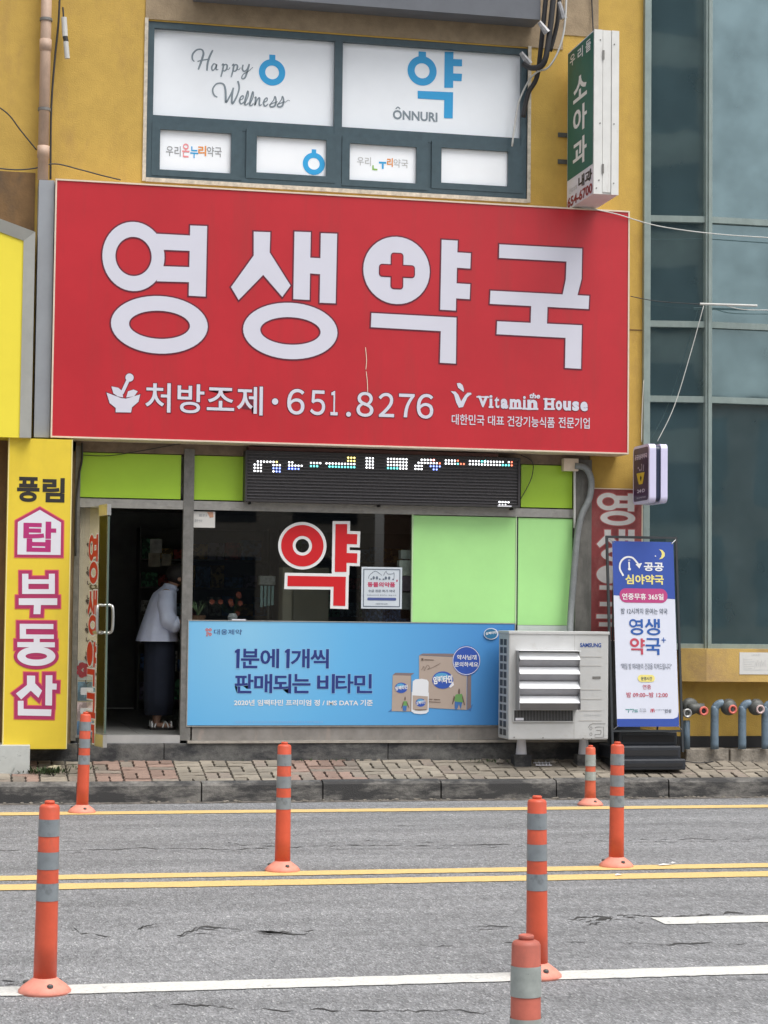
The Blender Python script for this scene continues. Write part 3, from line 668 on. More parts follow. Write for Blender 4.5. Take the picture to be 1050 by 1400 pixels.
b = B(); b.box(XG0, XG1, 0.012, 0.020, ZBT-0.02, ZR0); b.build('glass_pane', M_SGLASS, BL)
b = B(); b.box(X(264, 840), XP1, 0.005, 0.03, ZBT-0.03, ZBT-0.002); b.build('rail', M_ALUD, BL)
# dark grey post and wall strip right of the shopfront
b = B(); b.box(XE, X(806, 800), -0.05, 0.3, 0.25, 2.93); b.build('corner_post', mat('weathered_grey_post', (0.17, 0.165, 0.15), 0.7, var=0.25, vscale=8, stain=((0.10, 0.10, 0.09), 5, 0.45, 0.65, (2, 1, 0.4))), BL)
b = B(); b.box(X(806, 950), X(878, 950), -0.02, 0.0, 0.2, 1.33); b.build('lower_wall_panel', mat('dark_slate_panel', (0.085, 0.09, 0.095), 0.7, var=0.2, vscale=6), BL)
b = B(); b.box(0.90, X(100, 800), -0.01, 0.3, 0.25, 2.98); b.build('pier', M_STUC2, BL)
b = B(); b.box(-3.0, 0.90, 0.0, 0.3, 0.2, 2.98); b.build('wall', M_BROWNW, BL)
# concrete step under the shopfront: separate blocks
xs = [0.60, 1.02, X(224, 1025, -0.05), X(224, 1025, -0.05)+1.0, X(530, 1025, -0.05), X(530, 1025, -0.05)+1.15, X(806, 1025), 6.0]
for i in range(len(xs)-1):
    b = B(); b.box(xs[i]+0.003, xs[i+1]-0.003, -0.06-0.006*(i % 2), 0.04, 0.15, Z_TH-0.024, bev=0.006); b.build('step_block', M_STEP, BL)
# ------------------------------------------------------------------ shop interior
FLZ = Z_TH+0.042
rm = bpy.data.objects.new('shop_floor', None); COL.objects.link(rm); struct(rm)
tile = mat('dark_floor_tile', (0.26, 0.26, 0.25), 0.35, var=0.15, vscale=6)
for i in range(8):
    for j in range(8):
        b = B(); b.box(0.95+i*0.6+0.002, 0.95+(i+1)*0.6-0.002, 0.04+j*0.6+0.002, 0.04+(j+1)*0.6-0.002, FLZ-0.02, FLZ); b.build('floor_tile', tile, rm)
b = B(); b.box(0.9, 5.8, 0.04, 4.9, FLZ-0.1, FLZ-0.021); b.build('floor_bed', M_DARK, rm)
inw = mat('dim_interior_wall', (0.34, 0.34, 0.33), 0.8, var=0.2, vscale=3)
b = B(); b.box(0.9, 5.8, 4.85, 4.95, FLZ, 2.9); b.box(0.90, 0.98, 0.35, 4.85, FLZ, 2.9); b.box(5.7, 5.8, 0.3, 4.85, FLZ, 2.9); struct(b.build('shop_wall', inw))
b = B(); b.box(0.9, 5.8, 0.3, 4.95, 2.62, 2.9); struct(b.build('shop_ceiling', mat('interior_ceiling', (0.5, 0.5, 0.48), 0.8)))
# panel with printed hearts just inside the opening
XH0, XH1 = X(107, 850, 0.08), X(134, 850, 0.08)
hp = thing('decor_panel', 'beige panel printed with small hearts and cups behind the open glass door', 'panel', ((XH0+XH1)/2, 0.09, FLZ))
b = B(); b.box(XH0, XH1-0.004, 0.08, 0.10, FLZ, ZR0); b.build('board', mat('beige_wallpaper', (0.60, 0.52, 0.40), 0.8, var=0.15, vscale=5), hp)
pr = Print(front(0.08)); xa, xb = XH0+0.02, XH1-0.02
z_ = 2.10; k = 0
while z_ > 1.0:
    cx_ = xa+0.05
    if k % 2 == 0: pr.ring((cx_, z_), (0.013, 0.013), (0.0005, 0.0005), n=10); pr.ring((cx_+0.02, z_), (0.013, 0.013), (0.0005, 0.0005), n=10); pr.poly([(cx_-0.012, z_-0.004), (cx_+0.01, z_-0.035), (cx_+0.032, z_-0.004)])
    else: pr.ring((cx_+0.05, z_), (0.032, 0.026), (0.016, 0.014), n=14); pr.poly([(cx_+0.03, z_-0.008), (cx_+0.11, z_-0.008), (cx_+0.09, z_-0.03), (cx_+0.05, z_-0.03)])
    pr.stroke([(cx_, z_-0.07), (cx_+0.005, z_-0.1), (cx_+0.03, z_-0.09)], 0.007); z_ -= 0.12; k += 1
pr.build('print', mat('dark_print', (0.07, 0.05, 0.045), 0.7, var=0), hp)
def sheet(name, label, cat, x0, x1, z0, z1, Y, M, t=0.002):
    o = thing(name, label, cat, ((x0+x1)/2, Y, z0)); b = B(); b.box(x0, x1, Y-t, Y, z0, z1); b.build('paper', M, o); return o
YD = 0.078
def hx(px): return X(px, 950, YD)
o = sheet('poster', 'small poster with a red flower low behind the open door', 'poster', XH0+0.002, XH1-0.01, Z(930, 120, YD), Z(903, 120, YD), YD, mat('grey_poster', (0.45, 0.47, 0.46), 0.6))
pr = Print(front(YD-0.002)); cx_, cz_ = XH0+0.045, Z(916, 120, YD)
for k in range(7): a = k*0.9; pr.disc((cx_+0.03*math.cos(a), cz_+0.045*math.sin(a)), 0.028, 0.022, n=9)
pr.build('print', mat('crimson_print', (0.32, 0.02, 0.04), 0.6, var=0.2, vscale=40), o)
pr = Print(front(YD-0.002)); pr.text('약국', XH1-0.075, XH1-0.02, cz_, cz_+0.04, off=0.01); pr.text('건강', XH1-0.075, XH1-0.02, cz_-0.05, cz_-0.015, off=0.01); pr.build('lettering', M_BLK, o)
for i, (ya, yb, c, lb) in enumerate([(932, 958, (0.14, 0.24, 0.32), 'blue product poster below the red flower poster'), (960, 984, (0.55, 0.42, 0.44), 'pale pink leaflet near the bottom behind the open door'), (986, 1008, (0.10, 0.20, 0.36), 'dark blue leaflet lowest behind the open door')]):
    o = sheet('leaflet', lb, 'leaflet', XH0+0.004, XH1-0.012-0.004*i, Z(yb, 120, YD), Z(ya, 120, YD), YD, mat('leaflet_sheet_%s' % 'abc'[i], c, 0.6, var=0.4, vscale=12, contrast=(0.45, 0.55)))
    pr = Print(front(YD-0.002)); pr.rrect(XH0+0.03, XH1-0.03, Z(yb-8, 120, YD), Z(ya+8, 120, YD), 0.01); pr.build('print', M_PALE, o)
# counter by the window with stock, seen through the doorway and the glass
ct = thing('counter', 'dark wooden sales counter inside behind the blue banner', 'counter', (2.9, 0.9, FLZ))
b = B(); b.box(1.98, 3.8, 0.30, 0.85, FLZ, FLZ+0.90); b.build('cabinet', mat('counter_wood', (0.12, 0.075, 0.045), 0.6, var=0.3, vscale=6, stretch=(1, 1, 8)), ct)
b = B(); b.box(1.94, 3.84, 0.26, 0.88, FLZ+0.90, FLZ+0.94); b.build('top', mat('counter_top', (0.20, 0.16, 0.13), 0.4), ct)
CTZ = FLZ+0.94
rnd = random.Random(11)
pal = [(0.5, 0.5, 0.48), (0.10, 0.20, 0.40), (0.45, 0.08, 0.07), (0.12, 0.34, 0.20), (0.5, 0.33, 0.10), (0.30, 0.42, 0.5), (0.25, 0.22, 0.3)]
PM = [mat('carton_%s' % w, c, 0.5, var=0.5, vscale=18, contrast=(0.48, 0.52)) for w, c in zip(('white', 'blue', 'red', 'green', 'orange', 'aqua', 'violet'), pal)]
def shelf_unit(label, x0, x1, y0, y1, n):
    t = thing('display_shelf', 'grey shelf unit, the %s of the dim shop' % label, 'shelf', ((x0+x1)/2, (y0+y1)/2, FLZ)); W_ = mat('shelf_board', (0.22, 0.22, 0.21), 0.5)
    b = B(); b.box(x0, x1, y1-0.02, y1, FLZ, FLZ+1.95); b.build('back_panel', W_, t)
    for xx in (x0, x1-0.02): b = B(); b.box(xx, xx+0.02, y0, y1-0.021, FLZ, FLZ+1.95); b.build('side_panel', W_, t)
    zs = [FLZ+0.1+k*1.8/n for k in range(n)]
    for zz in zs: b = B(); b.box(x0+0.021, x1-0.021, y0, y1-0.021, zz, zz+0.018); b.build('shelf', W_, t)
    for lv, zz in enumerate(zs):
        x = x0+0.03
        while x < x1-0.16:
            w = rnd.uniform(0.13, 0.24); h = rnd.uniform(0.10, 1.8/n-0.06)
            b = B(); b.box(x, x+w-0.008, y0+0.02, y0+0.14, zz+0.018, zz+0.018+h)
            ci = rnd.randrange(7); size = 'wide' if w > 0.185 else 'narrow'; tall = 'tall' if h > 0.2 else 'low'
            o = b.build('carton', PM[ci]); tag(o, '%s %s %s carton on the %s board of the %s' % (tall, size, ('white', 'blue', 'red', 'green', 'orange', 'aqua', 'violet')[ci], ('lowest', 'second', 'third', 'fourth', 'fifth', 'sixth')[lv], label), 'carton', 'medicine cartons on the shop shelves'); x += w
shelf_unit('left back shelf', 1.9, 3.3, 4.3, 4.7, 6)
shelf_unit('right back shelf', 3.4, 5.0, 4.3, 4.7, 6)
# the carton sheets pinned up high at the right inside the doorway
for i, (xa, ya, xb, yb, lb) in enumerate([(205, 737, 221, 756, 'pale notice hanging highest inside the dark doorway'), (203, 756, 219, 775, 'beige bagged item hanging at left inside the doorway'), (221, 757, 234, 773, 'beige bagged item hanging at right inside the doorway')]):
    o = sheet('hanging_pack', lb, 'pack', X(xa, 750, 2.2), X(xb, 750, 2.2), Z(yb, 215, 2.2), Z(ya, 215, 2.2), 2.2, mat('pale_pack_%s' % 'abc'[i], (0.32, 0.29, 0.22) if i else (0.4, 0.4, 0.38), 0.6, var=0.4, vscale=14), t=0.02)
kb = thing('storage_cabinet', 'beige two door cabinet on the counter behind the red window letters', 'cabinet', (X(418, 830, 0.4), 0.45, CTZ))
xa, xb = X(386, 830, 0.4), X(449, 830, 0.4)
b = B(); b.box(xa, xb, 0.40, 0.62, CTZ, Z(776, 418, 0.4)); b.build('body', mat('beige_laminate', (0.42, 0.37, 0.28), 0.6, var=0.06), kb)
b = B(); b.box(xa+0.004, xa+(xb-xa)*0.2, 0.388, 0.40, CTZ+0.01, Z(778, 418, 0.4)); b.build('door', mat('beige_laminate', (0.42, 0.37, 0.28)), kb)
b = B(); b.box(xa+(xb-xa)*0.23, xb-0.004, 0.388, 0.40, CTZ+0.01, Z(778, 418, 0.4)); b.build('door', mat('brown_laminate', (0.30, 0.26, 0.20), 0.6, var=0.06), kb)
# spider plant
sp = thing('spider_plant', 'spider plant with long pale striped leaves behind the glass', 'plant', (X(272, 845, 0.35), 0.42, CTZ))
b = B(); b.lathe([(0.05, 0), (0.07, 0.08), (0.065, 0.08)], (X(272, 845, 0.35), 0.42, CTZ), n=14); b.build('pot', mat('plant_pot', (0.25, 0.13, 0.08), 0.7), sp)
for i in range(14):
    a = rnd.uniform(0, 6.28); L = rnd.uniform(0.14, 0.26); c = Vector((X(272, 845, 0.35), 0.42, CTZ+0.08)); b = B(); P = []
    for k in range(7): t = k/6; P.append(c+Vector((math.cos(a)*L*t*0.8, math.sin(a)*0.12*t, L*(1.5*t-1.0*t*t))))
    s = Vector((0.006, 0.006, 0))
    for k in range(6): w0, w1 = 1-k/6.5, 1-(k+1)/6.5; b.face([P[k]-s*w0, P[k]+s*w0, P[k+1]+s*w1, P[k+1]-s*w1])
    b.build('leaf', mat('striped_leaf', (0.22, 0.32, 0.16), 0.5), sp)
# small flowers, cup with masks, white items by the glass
fl = thing('flower_arrangement', 'small red and orange flowers standing on the counter behind the glass', 'flowers', (X(318, 835, 0.5), 0.5, CTZ))
b = B(); b.lathe([(0.03, 0), (0.045, 0.07), (0.03, 0.10)], (X(318, 835, 0.5), 0.5, CTZ), n=12); b.build('vase', M_PALE, fl)
for i in range(8):
    c = Vector((X(318, 835, 0.5)+rnd.gauss(0, 0.08), 0.5+rnd.gauss(0, 0.04), CTZ+rnd.uniform(0.10, 0.30))); b = B(); b.tube([(X(318, 835, 0.5), 0.5, CTZ+0.08), c], 0.002, n=4); b.build('stem', mat('stem_green', (0.05, 0.10, 0.03)), fl)
    b = B()
    for k in range(6): a = k*1.05; b.face([c, c+Vector((math.cos(a)*0.02, -0.006, math.sin(a)*0.02)), c+Vector((math.cos(a+0.5)*0.026, -0.01, math.sin(a+0.5)*0.026)), c+Vector((math.cos(a+1)*0.02, -0.006, math.sin(a+1)*0.02))])
    b.build('blossom', mat('dusky_blossom', (0.40, 0.09, 0.05)), fl)
mk = thing('mask_rack', 'small rack with pale aqua masks hanging beside the beige cabinet', 'rack', (X(365, 805, 0.45), 0.45, CTZ))
b = B(); b.box(X(355, 790, 0.45), X(377, 790, 0.45), 0.45, 0.55, Z(800, 365, 0.45), Z(787, 365, 0.45), bev=0.01); b.build('basket', mat('grey_plastic_basket', (0.38, 0.38, 0.37), 0.4, var=0.5, vscale=25), mk)
for i in range(4): x = X(356+i*5, 815, 0.45); b = B(); b.box(x, x+0.022, 0.45, 0.456, Z(830-i, 365, 0.45), Z(801, 365, 0.45)); b.build('mask', mat('aqua_mask', (0.35, 0.52, 0.52), 0.7, var=0.1), mk)
b = B(); b.box(X(366, 840, 0.47), X(367.5, 840, 0.47), 0.47, 0.48, CTZ, Z(800, 365, 0.47)); b.build('pole', M_ALUD, mk)
for xa, ya, xb, yb, c, lb in [(546, 766, 562, 787, (0.55, 0.58, 0.54), 'white carton leaning at the right end of the shop glass'), (548, 752, 562, 764, (0.38, 0.42, 0.40), 'small pale box above the white carton at the glass'), (545, 788, 562, 808, (0.16, 0.12, 0.18), 'dull purple box below the white carton at the glass'), (548, 810, 562, 846, (0.22, 0.25, 0.25), 'tall grey box standing lowest at the right end of the glass')]:
    x0, x1 = X(xa, 780, 0.1), X(xb, 780, 0.1); b = B(); b.box(x0, x1, 0.1, 0.2, Z(yb, 555, 0.1), Z(ya, 555, 0.1)); tag(b.build('carton', mat('carton_'+lb.split()[0]+lb.split()[1], c, 0.6, var=0.2, vscale=14)), lb, 'carton')
b = B(); b.box(X(500, 840, 0.12), X(562, 840, 0.12), 0.1, 0.28, ZBT-0.01, Z(833, 530, 0.12)); tag(b.build('folded_cloth', mat('navy_speckled_cloth', (0.03, 0.06, 0.14), 0.9, var=0.8, vscale=40, contrast=(0.45, 0.6))), 'navy speckled cloth bundle lying behind the glass under the notice', 'cloth')
# ------------------------------------------------------------------ big red sign
SX0 = (uv(77, 243, SIGN_Y)[0]+uv(68, 598, SIGN_Y)[0])/2; SX1 = (uv(862, 290, SIGN_Y)[0]+uv(858, 621, SIGN_Y)[0])/2
SZ1 = (uv(77, 243, SIGN_Y)[1]+uv(862, 290, SIGN_Y)[1])/2; SZ0 = (uv(68, 598, SIGN_Y)[1]+uv(858, 621, SIGN_Y)[1])/2
sg = thing('pharmacy_sign', 'wide red pharmacy sign box with big white Korean letters above the shopfront', 'sign', ((SX0+SX1)/2, -0.15, SZ0))
b = B(); b.box(SX0+0.012, SX1-0.012, SIGN_Y, -0.004, SZ0+0.012, SZ1-0.012); b.build('face', M_RED, sg)
b = B(); fbox(b, SX0, SX1, SZ0, SZ1, 0.013, SIGN_Y-0.008, -0.02); b.build('frame', M_CREAM, sg)
E = 0.013
for G in (YEONG, SAENG, YAK, GUK):
    pr = draw(Print(front(SIGN_Y), 0.002), G, E)
    dk = pr.build('letter_edge', M_DKRED, sg)
    pr = draw(Print(front(SIGN_Y), 0.004), G, 0); pr.build('letter', M_WHT, sg)
c0 = CROSS_C; L_, w_ = CROSS_L, CROSS_W
for nm, e, lift, M in (('cross_edge', 0.010, 0.0055, M_DKRED), ('cross', 0, 0.007, M_RED)):
    pr = Print(front(SIGN_Y), lift); pr.rrect(c0[0]-w_, c0[0]+w_, c0[1]-L_, c0[1]+L_, 0.02, e); pr.rrect(c0[0]-L_, c0[0]+L_, c0[1]-w_, c0[1]+w_, 0.02, e); pr.build(nm, M, sg)
def two(fn, name='lettering'):
    for nm, e, o_, lift, M in (('lettering_edge', 0.006, 0.034, 0.002, M_DKRED), (name, 0, 0.012, 0.0035, M_WHT)):
        pr = Print(front(SIGN_Y), lift); fn(pr, e, o_); pr.build(nm, M, sg)
def txs(pr, body, x0, x1, yt, yb, e, **k):
    a = uv(x0, yt, SIGN_Y); c = uv(x0, yb, SIGN_Y); xr = uv(x1, yb, SIGN_Y)[0]; pr.text(body, a[0]-e, xr+e, c[1]-e, a[1]+e, **k)
two(lambda pr, e, o: txs(pr, '처방조제', 199, 359, 523, 563, e, off=o, res=5, space=1.04))
two(lambda pr, e, o: pr.disc(uv(376, 549, SIGN_Y), 0.027, 0.027, e))
def digits(pr, e, o):
    for ch, x0, x1, y0, y1 in (('６', 30, 84, 73, 155), ('５', 103, 150, 78, 157), ('１', 168, 190, 80, 158), ('８', 251, 304, 83, 162), ('２', 321, 370, 86, 163), ('７', 386, 435, 89, 164), ('６', 443, 495, 89, 168)):
        txs(pr, ch, 380+x0/2.333, 380+x1/2.333, 500+y0/2.333, 500+y1/2.333, e, off=min(o, 0.022), res=6)
    pr.disc(uv(380+225/2.333, 500+155/2.333, SIGN_Y), 0.021, 0.021, e)
two(digits)
for P in ([(499.5, 475), (501, 492), (500, 505)], [(500.5, 508), (502, 522), (502.5, 536)]):
    pr = Print(front(SIGN_Y), 0.006); pr.stroke([uv(*q, SIGN_Y) for q in P], 0.006); pr.build('scratch', M_CREAM, sg)
def mortar(pr, e, o):
    pr.poly([zl(*q) for q in [(252, 732), (300, 750), (315, 752), (362, 738), (356, 762), (335, 780), (332, 797), (282, 796), (282, 782), (262, 766)]], e)
    pr.stroke([zl(302, 735), zl(322, 692)], 0.028, e, sm=False); pr.disc(zl(327, 683), 0.034, 0.034, e)
    pr.poly([zl(*q) for q in [(268, 712), (290, 716), (304, 728), (306, 748), (288, 744), (274, 734)]], e*0.6); pr.poly([zl(*q) for q in [(316, 748), (322, 728), (340, 722), (354, 728), (342, 744)]], e*0.6)
two(mortar, 'emblem')
def zv(x, y): return uv(600+x/3.889, 520+y/3.889, SIGN_Y)
def vlogo(pr, e, o):
    pr.poly([zv(*q) for q in [(62, 58), (88, 60), (104, 78), (118, 112), (138, 80), (152, 66), (170, 66), (174, 74), (160, 82), (150, 92), (128, 142), (106, 146), (92, 118), (80, 76)]], e*0.5)
    pr.poly([zv(*q) for q in [(95, 16), (112, 14), (126, 26), (133, 48), (131, 62), (116, 50), (102, 40)]], e*0.5)
two(vlogo, 'emblem')
def vith(pr, e, o):
    Q = lambda x, y: uv(380+x/2.333, 500+y/2.333, SIGN_Y)
    for ch, x0, x1, y0, y1 in (('V', 637, 670, 97, 132), ('i', 674, 684, 94, 134), ('t', 690, 706, 99, 135), ('a', 710, 734, 106, 137), ('m', 739, 775, 107, 138), ('i', 781, 790, 97, 139), ('n', 795, 827, 109, 140),
                               ('H', 850, 880, 104, 140), ('o', 885, 906, 112, 142), ('u', 909, 934, 113, 143), ('s', 938, 960, 114, 144), ('e', 964, 988, 115, 145)):
        p0, p1 = Q(x0, y1), Q(x1, y0); pr.text(ch, p0[0]-e*.6, p1[0]+e*.6, p0[1]-e*.6, p1[1]+e*.6, off=0.05 if ch not in 'it' else 0.02)
        if e == 0 and ch in 'imnH': pr.poly([Q(x0-2, y1-5), Q(x1+3, y1-5), Q(x1+3, y1+1), Q(x0-2, y1+1)])
        if e == 0 and ch in 'VH': pr.poly([Q(x0-4, y0), Q(x1+4, y0+1), Q(x1+4, y0+6), Q(x0-4, y0+5)])
    p0, p1 = Q(800, 104), Q(835, 88); pr.text('the', p0[0], p1[0], p0[1], p1[1], off=0.04, slant=0.15)
two(vith)
def ko(pr, e, o):
    txs(pr, '대한민국', 617.5, 662, 566, 580.5, e*0.4, off=o*0.35); txs(pr, '대표', 667, 689, 568, 581.5, e*0.4, off=o*0.35)
    txs(pr, '건강기능식품', 693.5, 758, 568.5, 583, e*0.4, off=o*0.35); txs(pr, '전문기업', 763.5, 806, 570, 585, e*0.4, off=o*0.35)
pr = Print(front(SIGN_Y), 0.0035); ko(pr, 0, 0.03); pr.build('lettering', M_WHT, sg)
b = B(); b.box(X(50, 420, -0.26), SX0-0.006, -0.26, -0.01, Z(598, 60, -0.26), Z(246, 60, -0.26)); tag(b.build('cover_sheet', M_GREYM), 'plain grey metal cover sheet between the red sign and the yellow sign box', 'cover panel')

# ------------------------------------------------------------------ neighbour's signs on the left
NY = -0.42
def n1(px, py): p = at(px, py, Y=NY); return (p.x, NY, p.z)
nb = thing('yellow_sign_box', 'bright yellow sign box with grey frame and sloping top at upper left', 'sign', (0.2, -0.2, 3.0))
xo, xi = X(45.6, 450, NY), X(30, 450, NY); zb_ = Z(598, 30, NY)
zt_o, zt_i = Z(317, 47, NY), Z(328, 31, NY); xl_ = -1.2; sl_ = 0.33
outer = [(xo, zb_), (xo, zt_o), (xl_, zt_o+(xo-xl_)*sl_), (xl_, zb_)]; inner = [(xi, zb_+0.001), (xi, zt_i), (xl_, zt_i+(xi-xl_)*sl_), (xl_, zb_+0.001)]
b = B(); b.prism([(p[0], NY+0.04, p[1]) for p in inner], (0, 0.3, 0)); b.build('face', M_YEL2, nb)
b = B(); b.prism([(outer[0][0], NY, outer[0][1]), (outer[1][0], NY, outer[1][1]), (inner[1][0], NY+0.03, inner[1][1]), (inner[0][0], NY+0.03, inner[0][1])], (0, 0.36, 0)); b.build('side_frame', M_FRAMEY, nb)
b = B(); b.prism([(outer[1][0], NY, outer[1][1]), (outer[2][0], NY, outer[2][1]), (inner[2][0], NY+0.03, inner[2][1]), (inner[1][0], NY+0.03, inner[1][1])], (0, 0.36, 0)); b.build('top_frame', M_FRAMEY, nb)
VY = -0.33
vx0, vx1 = (X(12, 600, VY)+X(3, 1015, VY))/2, (X(100, 602, VY)+X(91, 1020, VY))/2
vz1 = Z(600, 60, VY); vzb = Z(1024, 60, VY); vzn = Z(1018, 20, VY); vxn = X(41, 1020, VY)
vs = thing('estate_agent_sign', 'tall narrow yellow sign board with black, magenta and white Korean lettering', 'sign', ((vx0+vx1)/2, VY, vzb))
b = B(); b.prism([(vxn, VY, vzb), (vx1, VY, vzb), (vx1, VY, vz1), (vx0, VY, vz1), (vx0, VY, vzn), (vxn, VY, vzn)], (0, 0.28, 0)); b.build('board', M_YEL, vs)
b = B(); b.box(vx0, vx0+0.008, VY-0.003, VY, vzn, vz1); b.box(vx1-0.008, vx1, VY-0.003, VY, vzb, vz1); b.build('edge_trim', mat('light_yellow_trim', (0.85, 0.75, 0.35), 0.4, var=0), vs)
def zs_(x, y): return uv(x/3.0423, 580+y/3.0423, VY)
def txz(pr, body, x0, x1, y0, y1, **k):
    a = zs_(x0, y0); c = zs_(x1, y1); pr.text(body, a[0], c[0], zs_(x0, y1)[1], a[1], **k)
pr = Print(front(VY)); txz(pr, '풍', 72, 163, 218, 322, off=0.035, res=5); txz(pr, '림', 178, 268, 222, 324, off=0.035, res=5); pr.build('lettering', M_BLK, vs)
HOUSE = [(64, 550), (66, 402), (166, 347), (262, 404), (260, 552)]
pr = Print(front(VY)); pr.poly([zs_(*q) for q in HOUSE], 0.012); pr.build('print', M_PINKR, vs)
pr = Print(front(VY), 0.003); pr.poly([zs_(*q) for q in HOUSE], 0.004); pr.build('print', M_MAG, vs)
pr = Print(front(VY), 0.004); pr.poly([zs_(*q) for q in HOUSE], -0.016); pr.build('print', M_PALE, vs)
pr = Print(front(VY), 0.005); txz(pr, '탑', 98, 232, 403, 530, off=0.032, res=5); pr.build('lettering', M_MAG2, vs)
BU = [[(92, 622), (118, 622), (118, 706), (92, 706)], [(203, 622), (228, 622), (228, 706), (203, 706)], [(116, 645), (205, 645), (205, 664), (116, 664)], [(116, 686), (205, 686), (205, 706), (116, 706)], [(78, 724), (238, 724), (238, 752), (78, 752)], [(141, 750), (170, 750), (168, 790), (139, 790)]]
DO = [[(82, 830), (222, 831), (222, 852), (82, 851)], [(82, 850), (108, 850), (108, 878), (82, 878)], [(82, 874), (224, 875), (224, 893), (82, 892)], [(140, 890), (165, 890), (165, 908), (140, 908)], [(72, 906), (228, 907), (228, 928), (72, 927)]]
SA = [[(112, 1045), (146, 1046), (146, 1078), (175, 1108), (160, 1138), (128, 1108), (88, 1145), (66, 1120), (112, 1085)], [(190, 1044), (218, 1044), (216, 1170), (188, 1169)], [(214, 1078), (236, 1079), (235, 1104), (214, 1103)], [(74, 1150), (98, 1150), (98, 1184), (214, 1186), (212, 1214), (74, 1211)]]
for G, ring in ((BU, None), (DO, ((151, 965), (78, 40), (44, 14))), (SA, None)):
    for nm, e, lift, M in (('letter_halo', 0.034, 0.002, M_PINKR), ('letter_edge', 0.026, 0.004, M_MAG), ('letter', 0.0, 0.006, M_PALE)):
        pr = Print(front(VY), lift)
        for P in G: pr.poly([zs_(*q) for q in P], e)
        if ring:
            k = 1/3.0423/166; pr.ring(zs_(*ring[0]), (ring[1][0]*k, ring[1][1]*k), (ring[2][0]*k, ring[2][1]*k), min(e, 0.03))
        pr.build(nm, M, vs)
b = B(); b.box(X(-60, 1030, -0.42), X(41, 1030, -0.42), -0.42, -0.06, sidewalk_z(-0.42)-0.05, Z(1019, 20, -0.42), bev=0.004); tag(b.build('marble_slab', mat('pale_marble', (0.50, 0.52, 0.50), 0.4, var=0.12, vscale=6, stain=((0.25, 0.27, 0.26), 7, 0.60, 0.66, (1, 1, 2)))), 'pale grey marble slab below the yellow sign board', 'slab')
b = B(); p = at(76, 1037, Y=-0.34)
r = bmesh.ops.create_icosphere(b.bm, subdivisions=3, radius=1)
for v in r['verts']:
    n_ = noise.noise(v.co*1.7); v.co = Vector((p.x+v.co.x*0.060*(1+0.5*n_), p.y+v.co.y*0.035*(1+0.4*n_), sidewalk_z(-0.34)+0.018+v.co.z*0.024*(1+0.5*n_)))
tag(b.build('stone', mat('pale_stone', (0.42, 0.38, 0.26), 0.9, var=0.2, vscale=30, bump=0.5), None, True), 'pale stone lying on the pavement below the yellow sign board', 'stone')

# ------------------------------------------------------------------ open glass door
HX, HY, ANG, DW = X(109, 850, -0.05), -0.05, math.radians(77), 0.78
dd = Vector((math.cos(ANG), -math.sin(ANG), 0)); dn = Vector((-math.sin(ANG), -math.cos(ANG), 0))
dr = thing('glass_door', 'frameless glass door standing open with red vertical Korean lettering', 'door', (HX, HY, Z_TH))
DZ0, DZ1 = Z_TH-0.005, ZR0-0.012
O = Vector((HX, HY, 0))
b = B(); b.prism([O+dd*0+Vector((0, 0, DZ0)), O+dd*DW+Vector((0, 0, DZ0)), O+dd*DW+Vector((0, 0, DZ1)), O+Vector((0, 0, DZ1))], dn*0.010); b.build('pane', M_DGLASS, dr)
def slab(b, u0, u1, z0, z1, w0, w1): b.prism([O+dd*u0+dn*w0+Vector((0, 0, z0)), O+dd*u1+dn*w0+Vector((0, 0, z0)), O+dd*u1+dn*w0+Vector((0, 0, z1)), O+dd*u0+dn*w0+Vector((0, 0, z1))], dn*(w1-w0))
M_FIT = mat('satin_steel', (0.55, 0.55, 0.53), 0.3, metal=0.8, var=0.1)
for z0, z1 in ((DZ0, DZ0+0.10), (DZ1-0.09, DZ1)):
    b = B(); slab(b, DW-0.22, DW+0.006, z0, z1, -0.012, 0.022); b.build('patch_fitting', M_FIT, dr)
b = B(); slab(b, DW-0.004, DW+0.004, DZ0+0.11, DZ1-0.10, -0.003, 0.013); b.build('edge_strip', mat('green_glass_edge', (0.10, 0.14, 0.12), 0.2), dr)
zc_ = 1.45
for s in (1, -1):
    P = smooth_path([O+dd*(DW-0.10)+dn*(0.005)+Vector((0, 0, zc_+0.13)), O+dd*(DW-0.09)+dn*s*0.05+Vector((0, 0, zc_+0.13)), O+dd*(DW-0.07)+dn*s*0.065+Vector((0, 0, zc_+0.10)), O+dd*(DW-0.07)+dn*s*0.065+Vector((0, 0, zc_-0.05)), O+dd*(DW-0.09)+dn*s*0.05+Vector((0, 0, zc_-0.09)), O+dd*(DW-0.10)+dn*0.005+Vector((0, 0, zc_-0.09))], 5)
    b = B(); b.tube(P, 0.012, 8); b.build('handle', M_FIT, dr, True)
b = B(); b.tube([O+dd*(DW-0.30)+dn*0.02+Vector((0, 0, zc_-0.09)), O+dd*(DW-0.08)+dn*0.02+Vector((0, 0, zc_-0.09))], 0.014); b.build('lock_bar', M_FIT, dr)
dpl = Plane(O, dd, (0, 0, 1), dn)
zz = 2.16
for G, h in ((YEONG, .40), (SAENG, .36), (YAK, .36), (GUK, .40)):
    bx_ = (0.27, 0.53, zz-h, zz)
    pr = draw(Print(dpl, 0.012), G, 0.014, bx_); pr.build('letter_edge', M_STWH, dr); pr = draw(Print(dpl, 0.0135), G, 0.002, bx_); pr.build('letter', M_STRED, dr); zz -= h+0.06
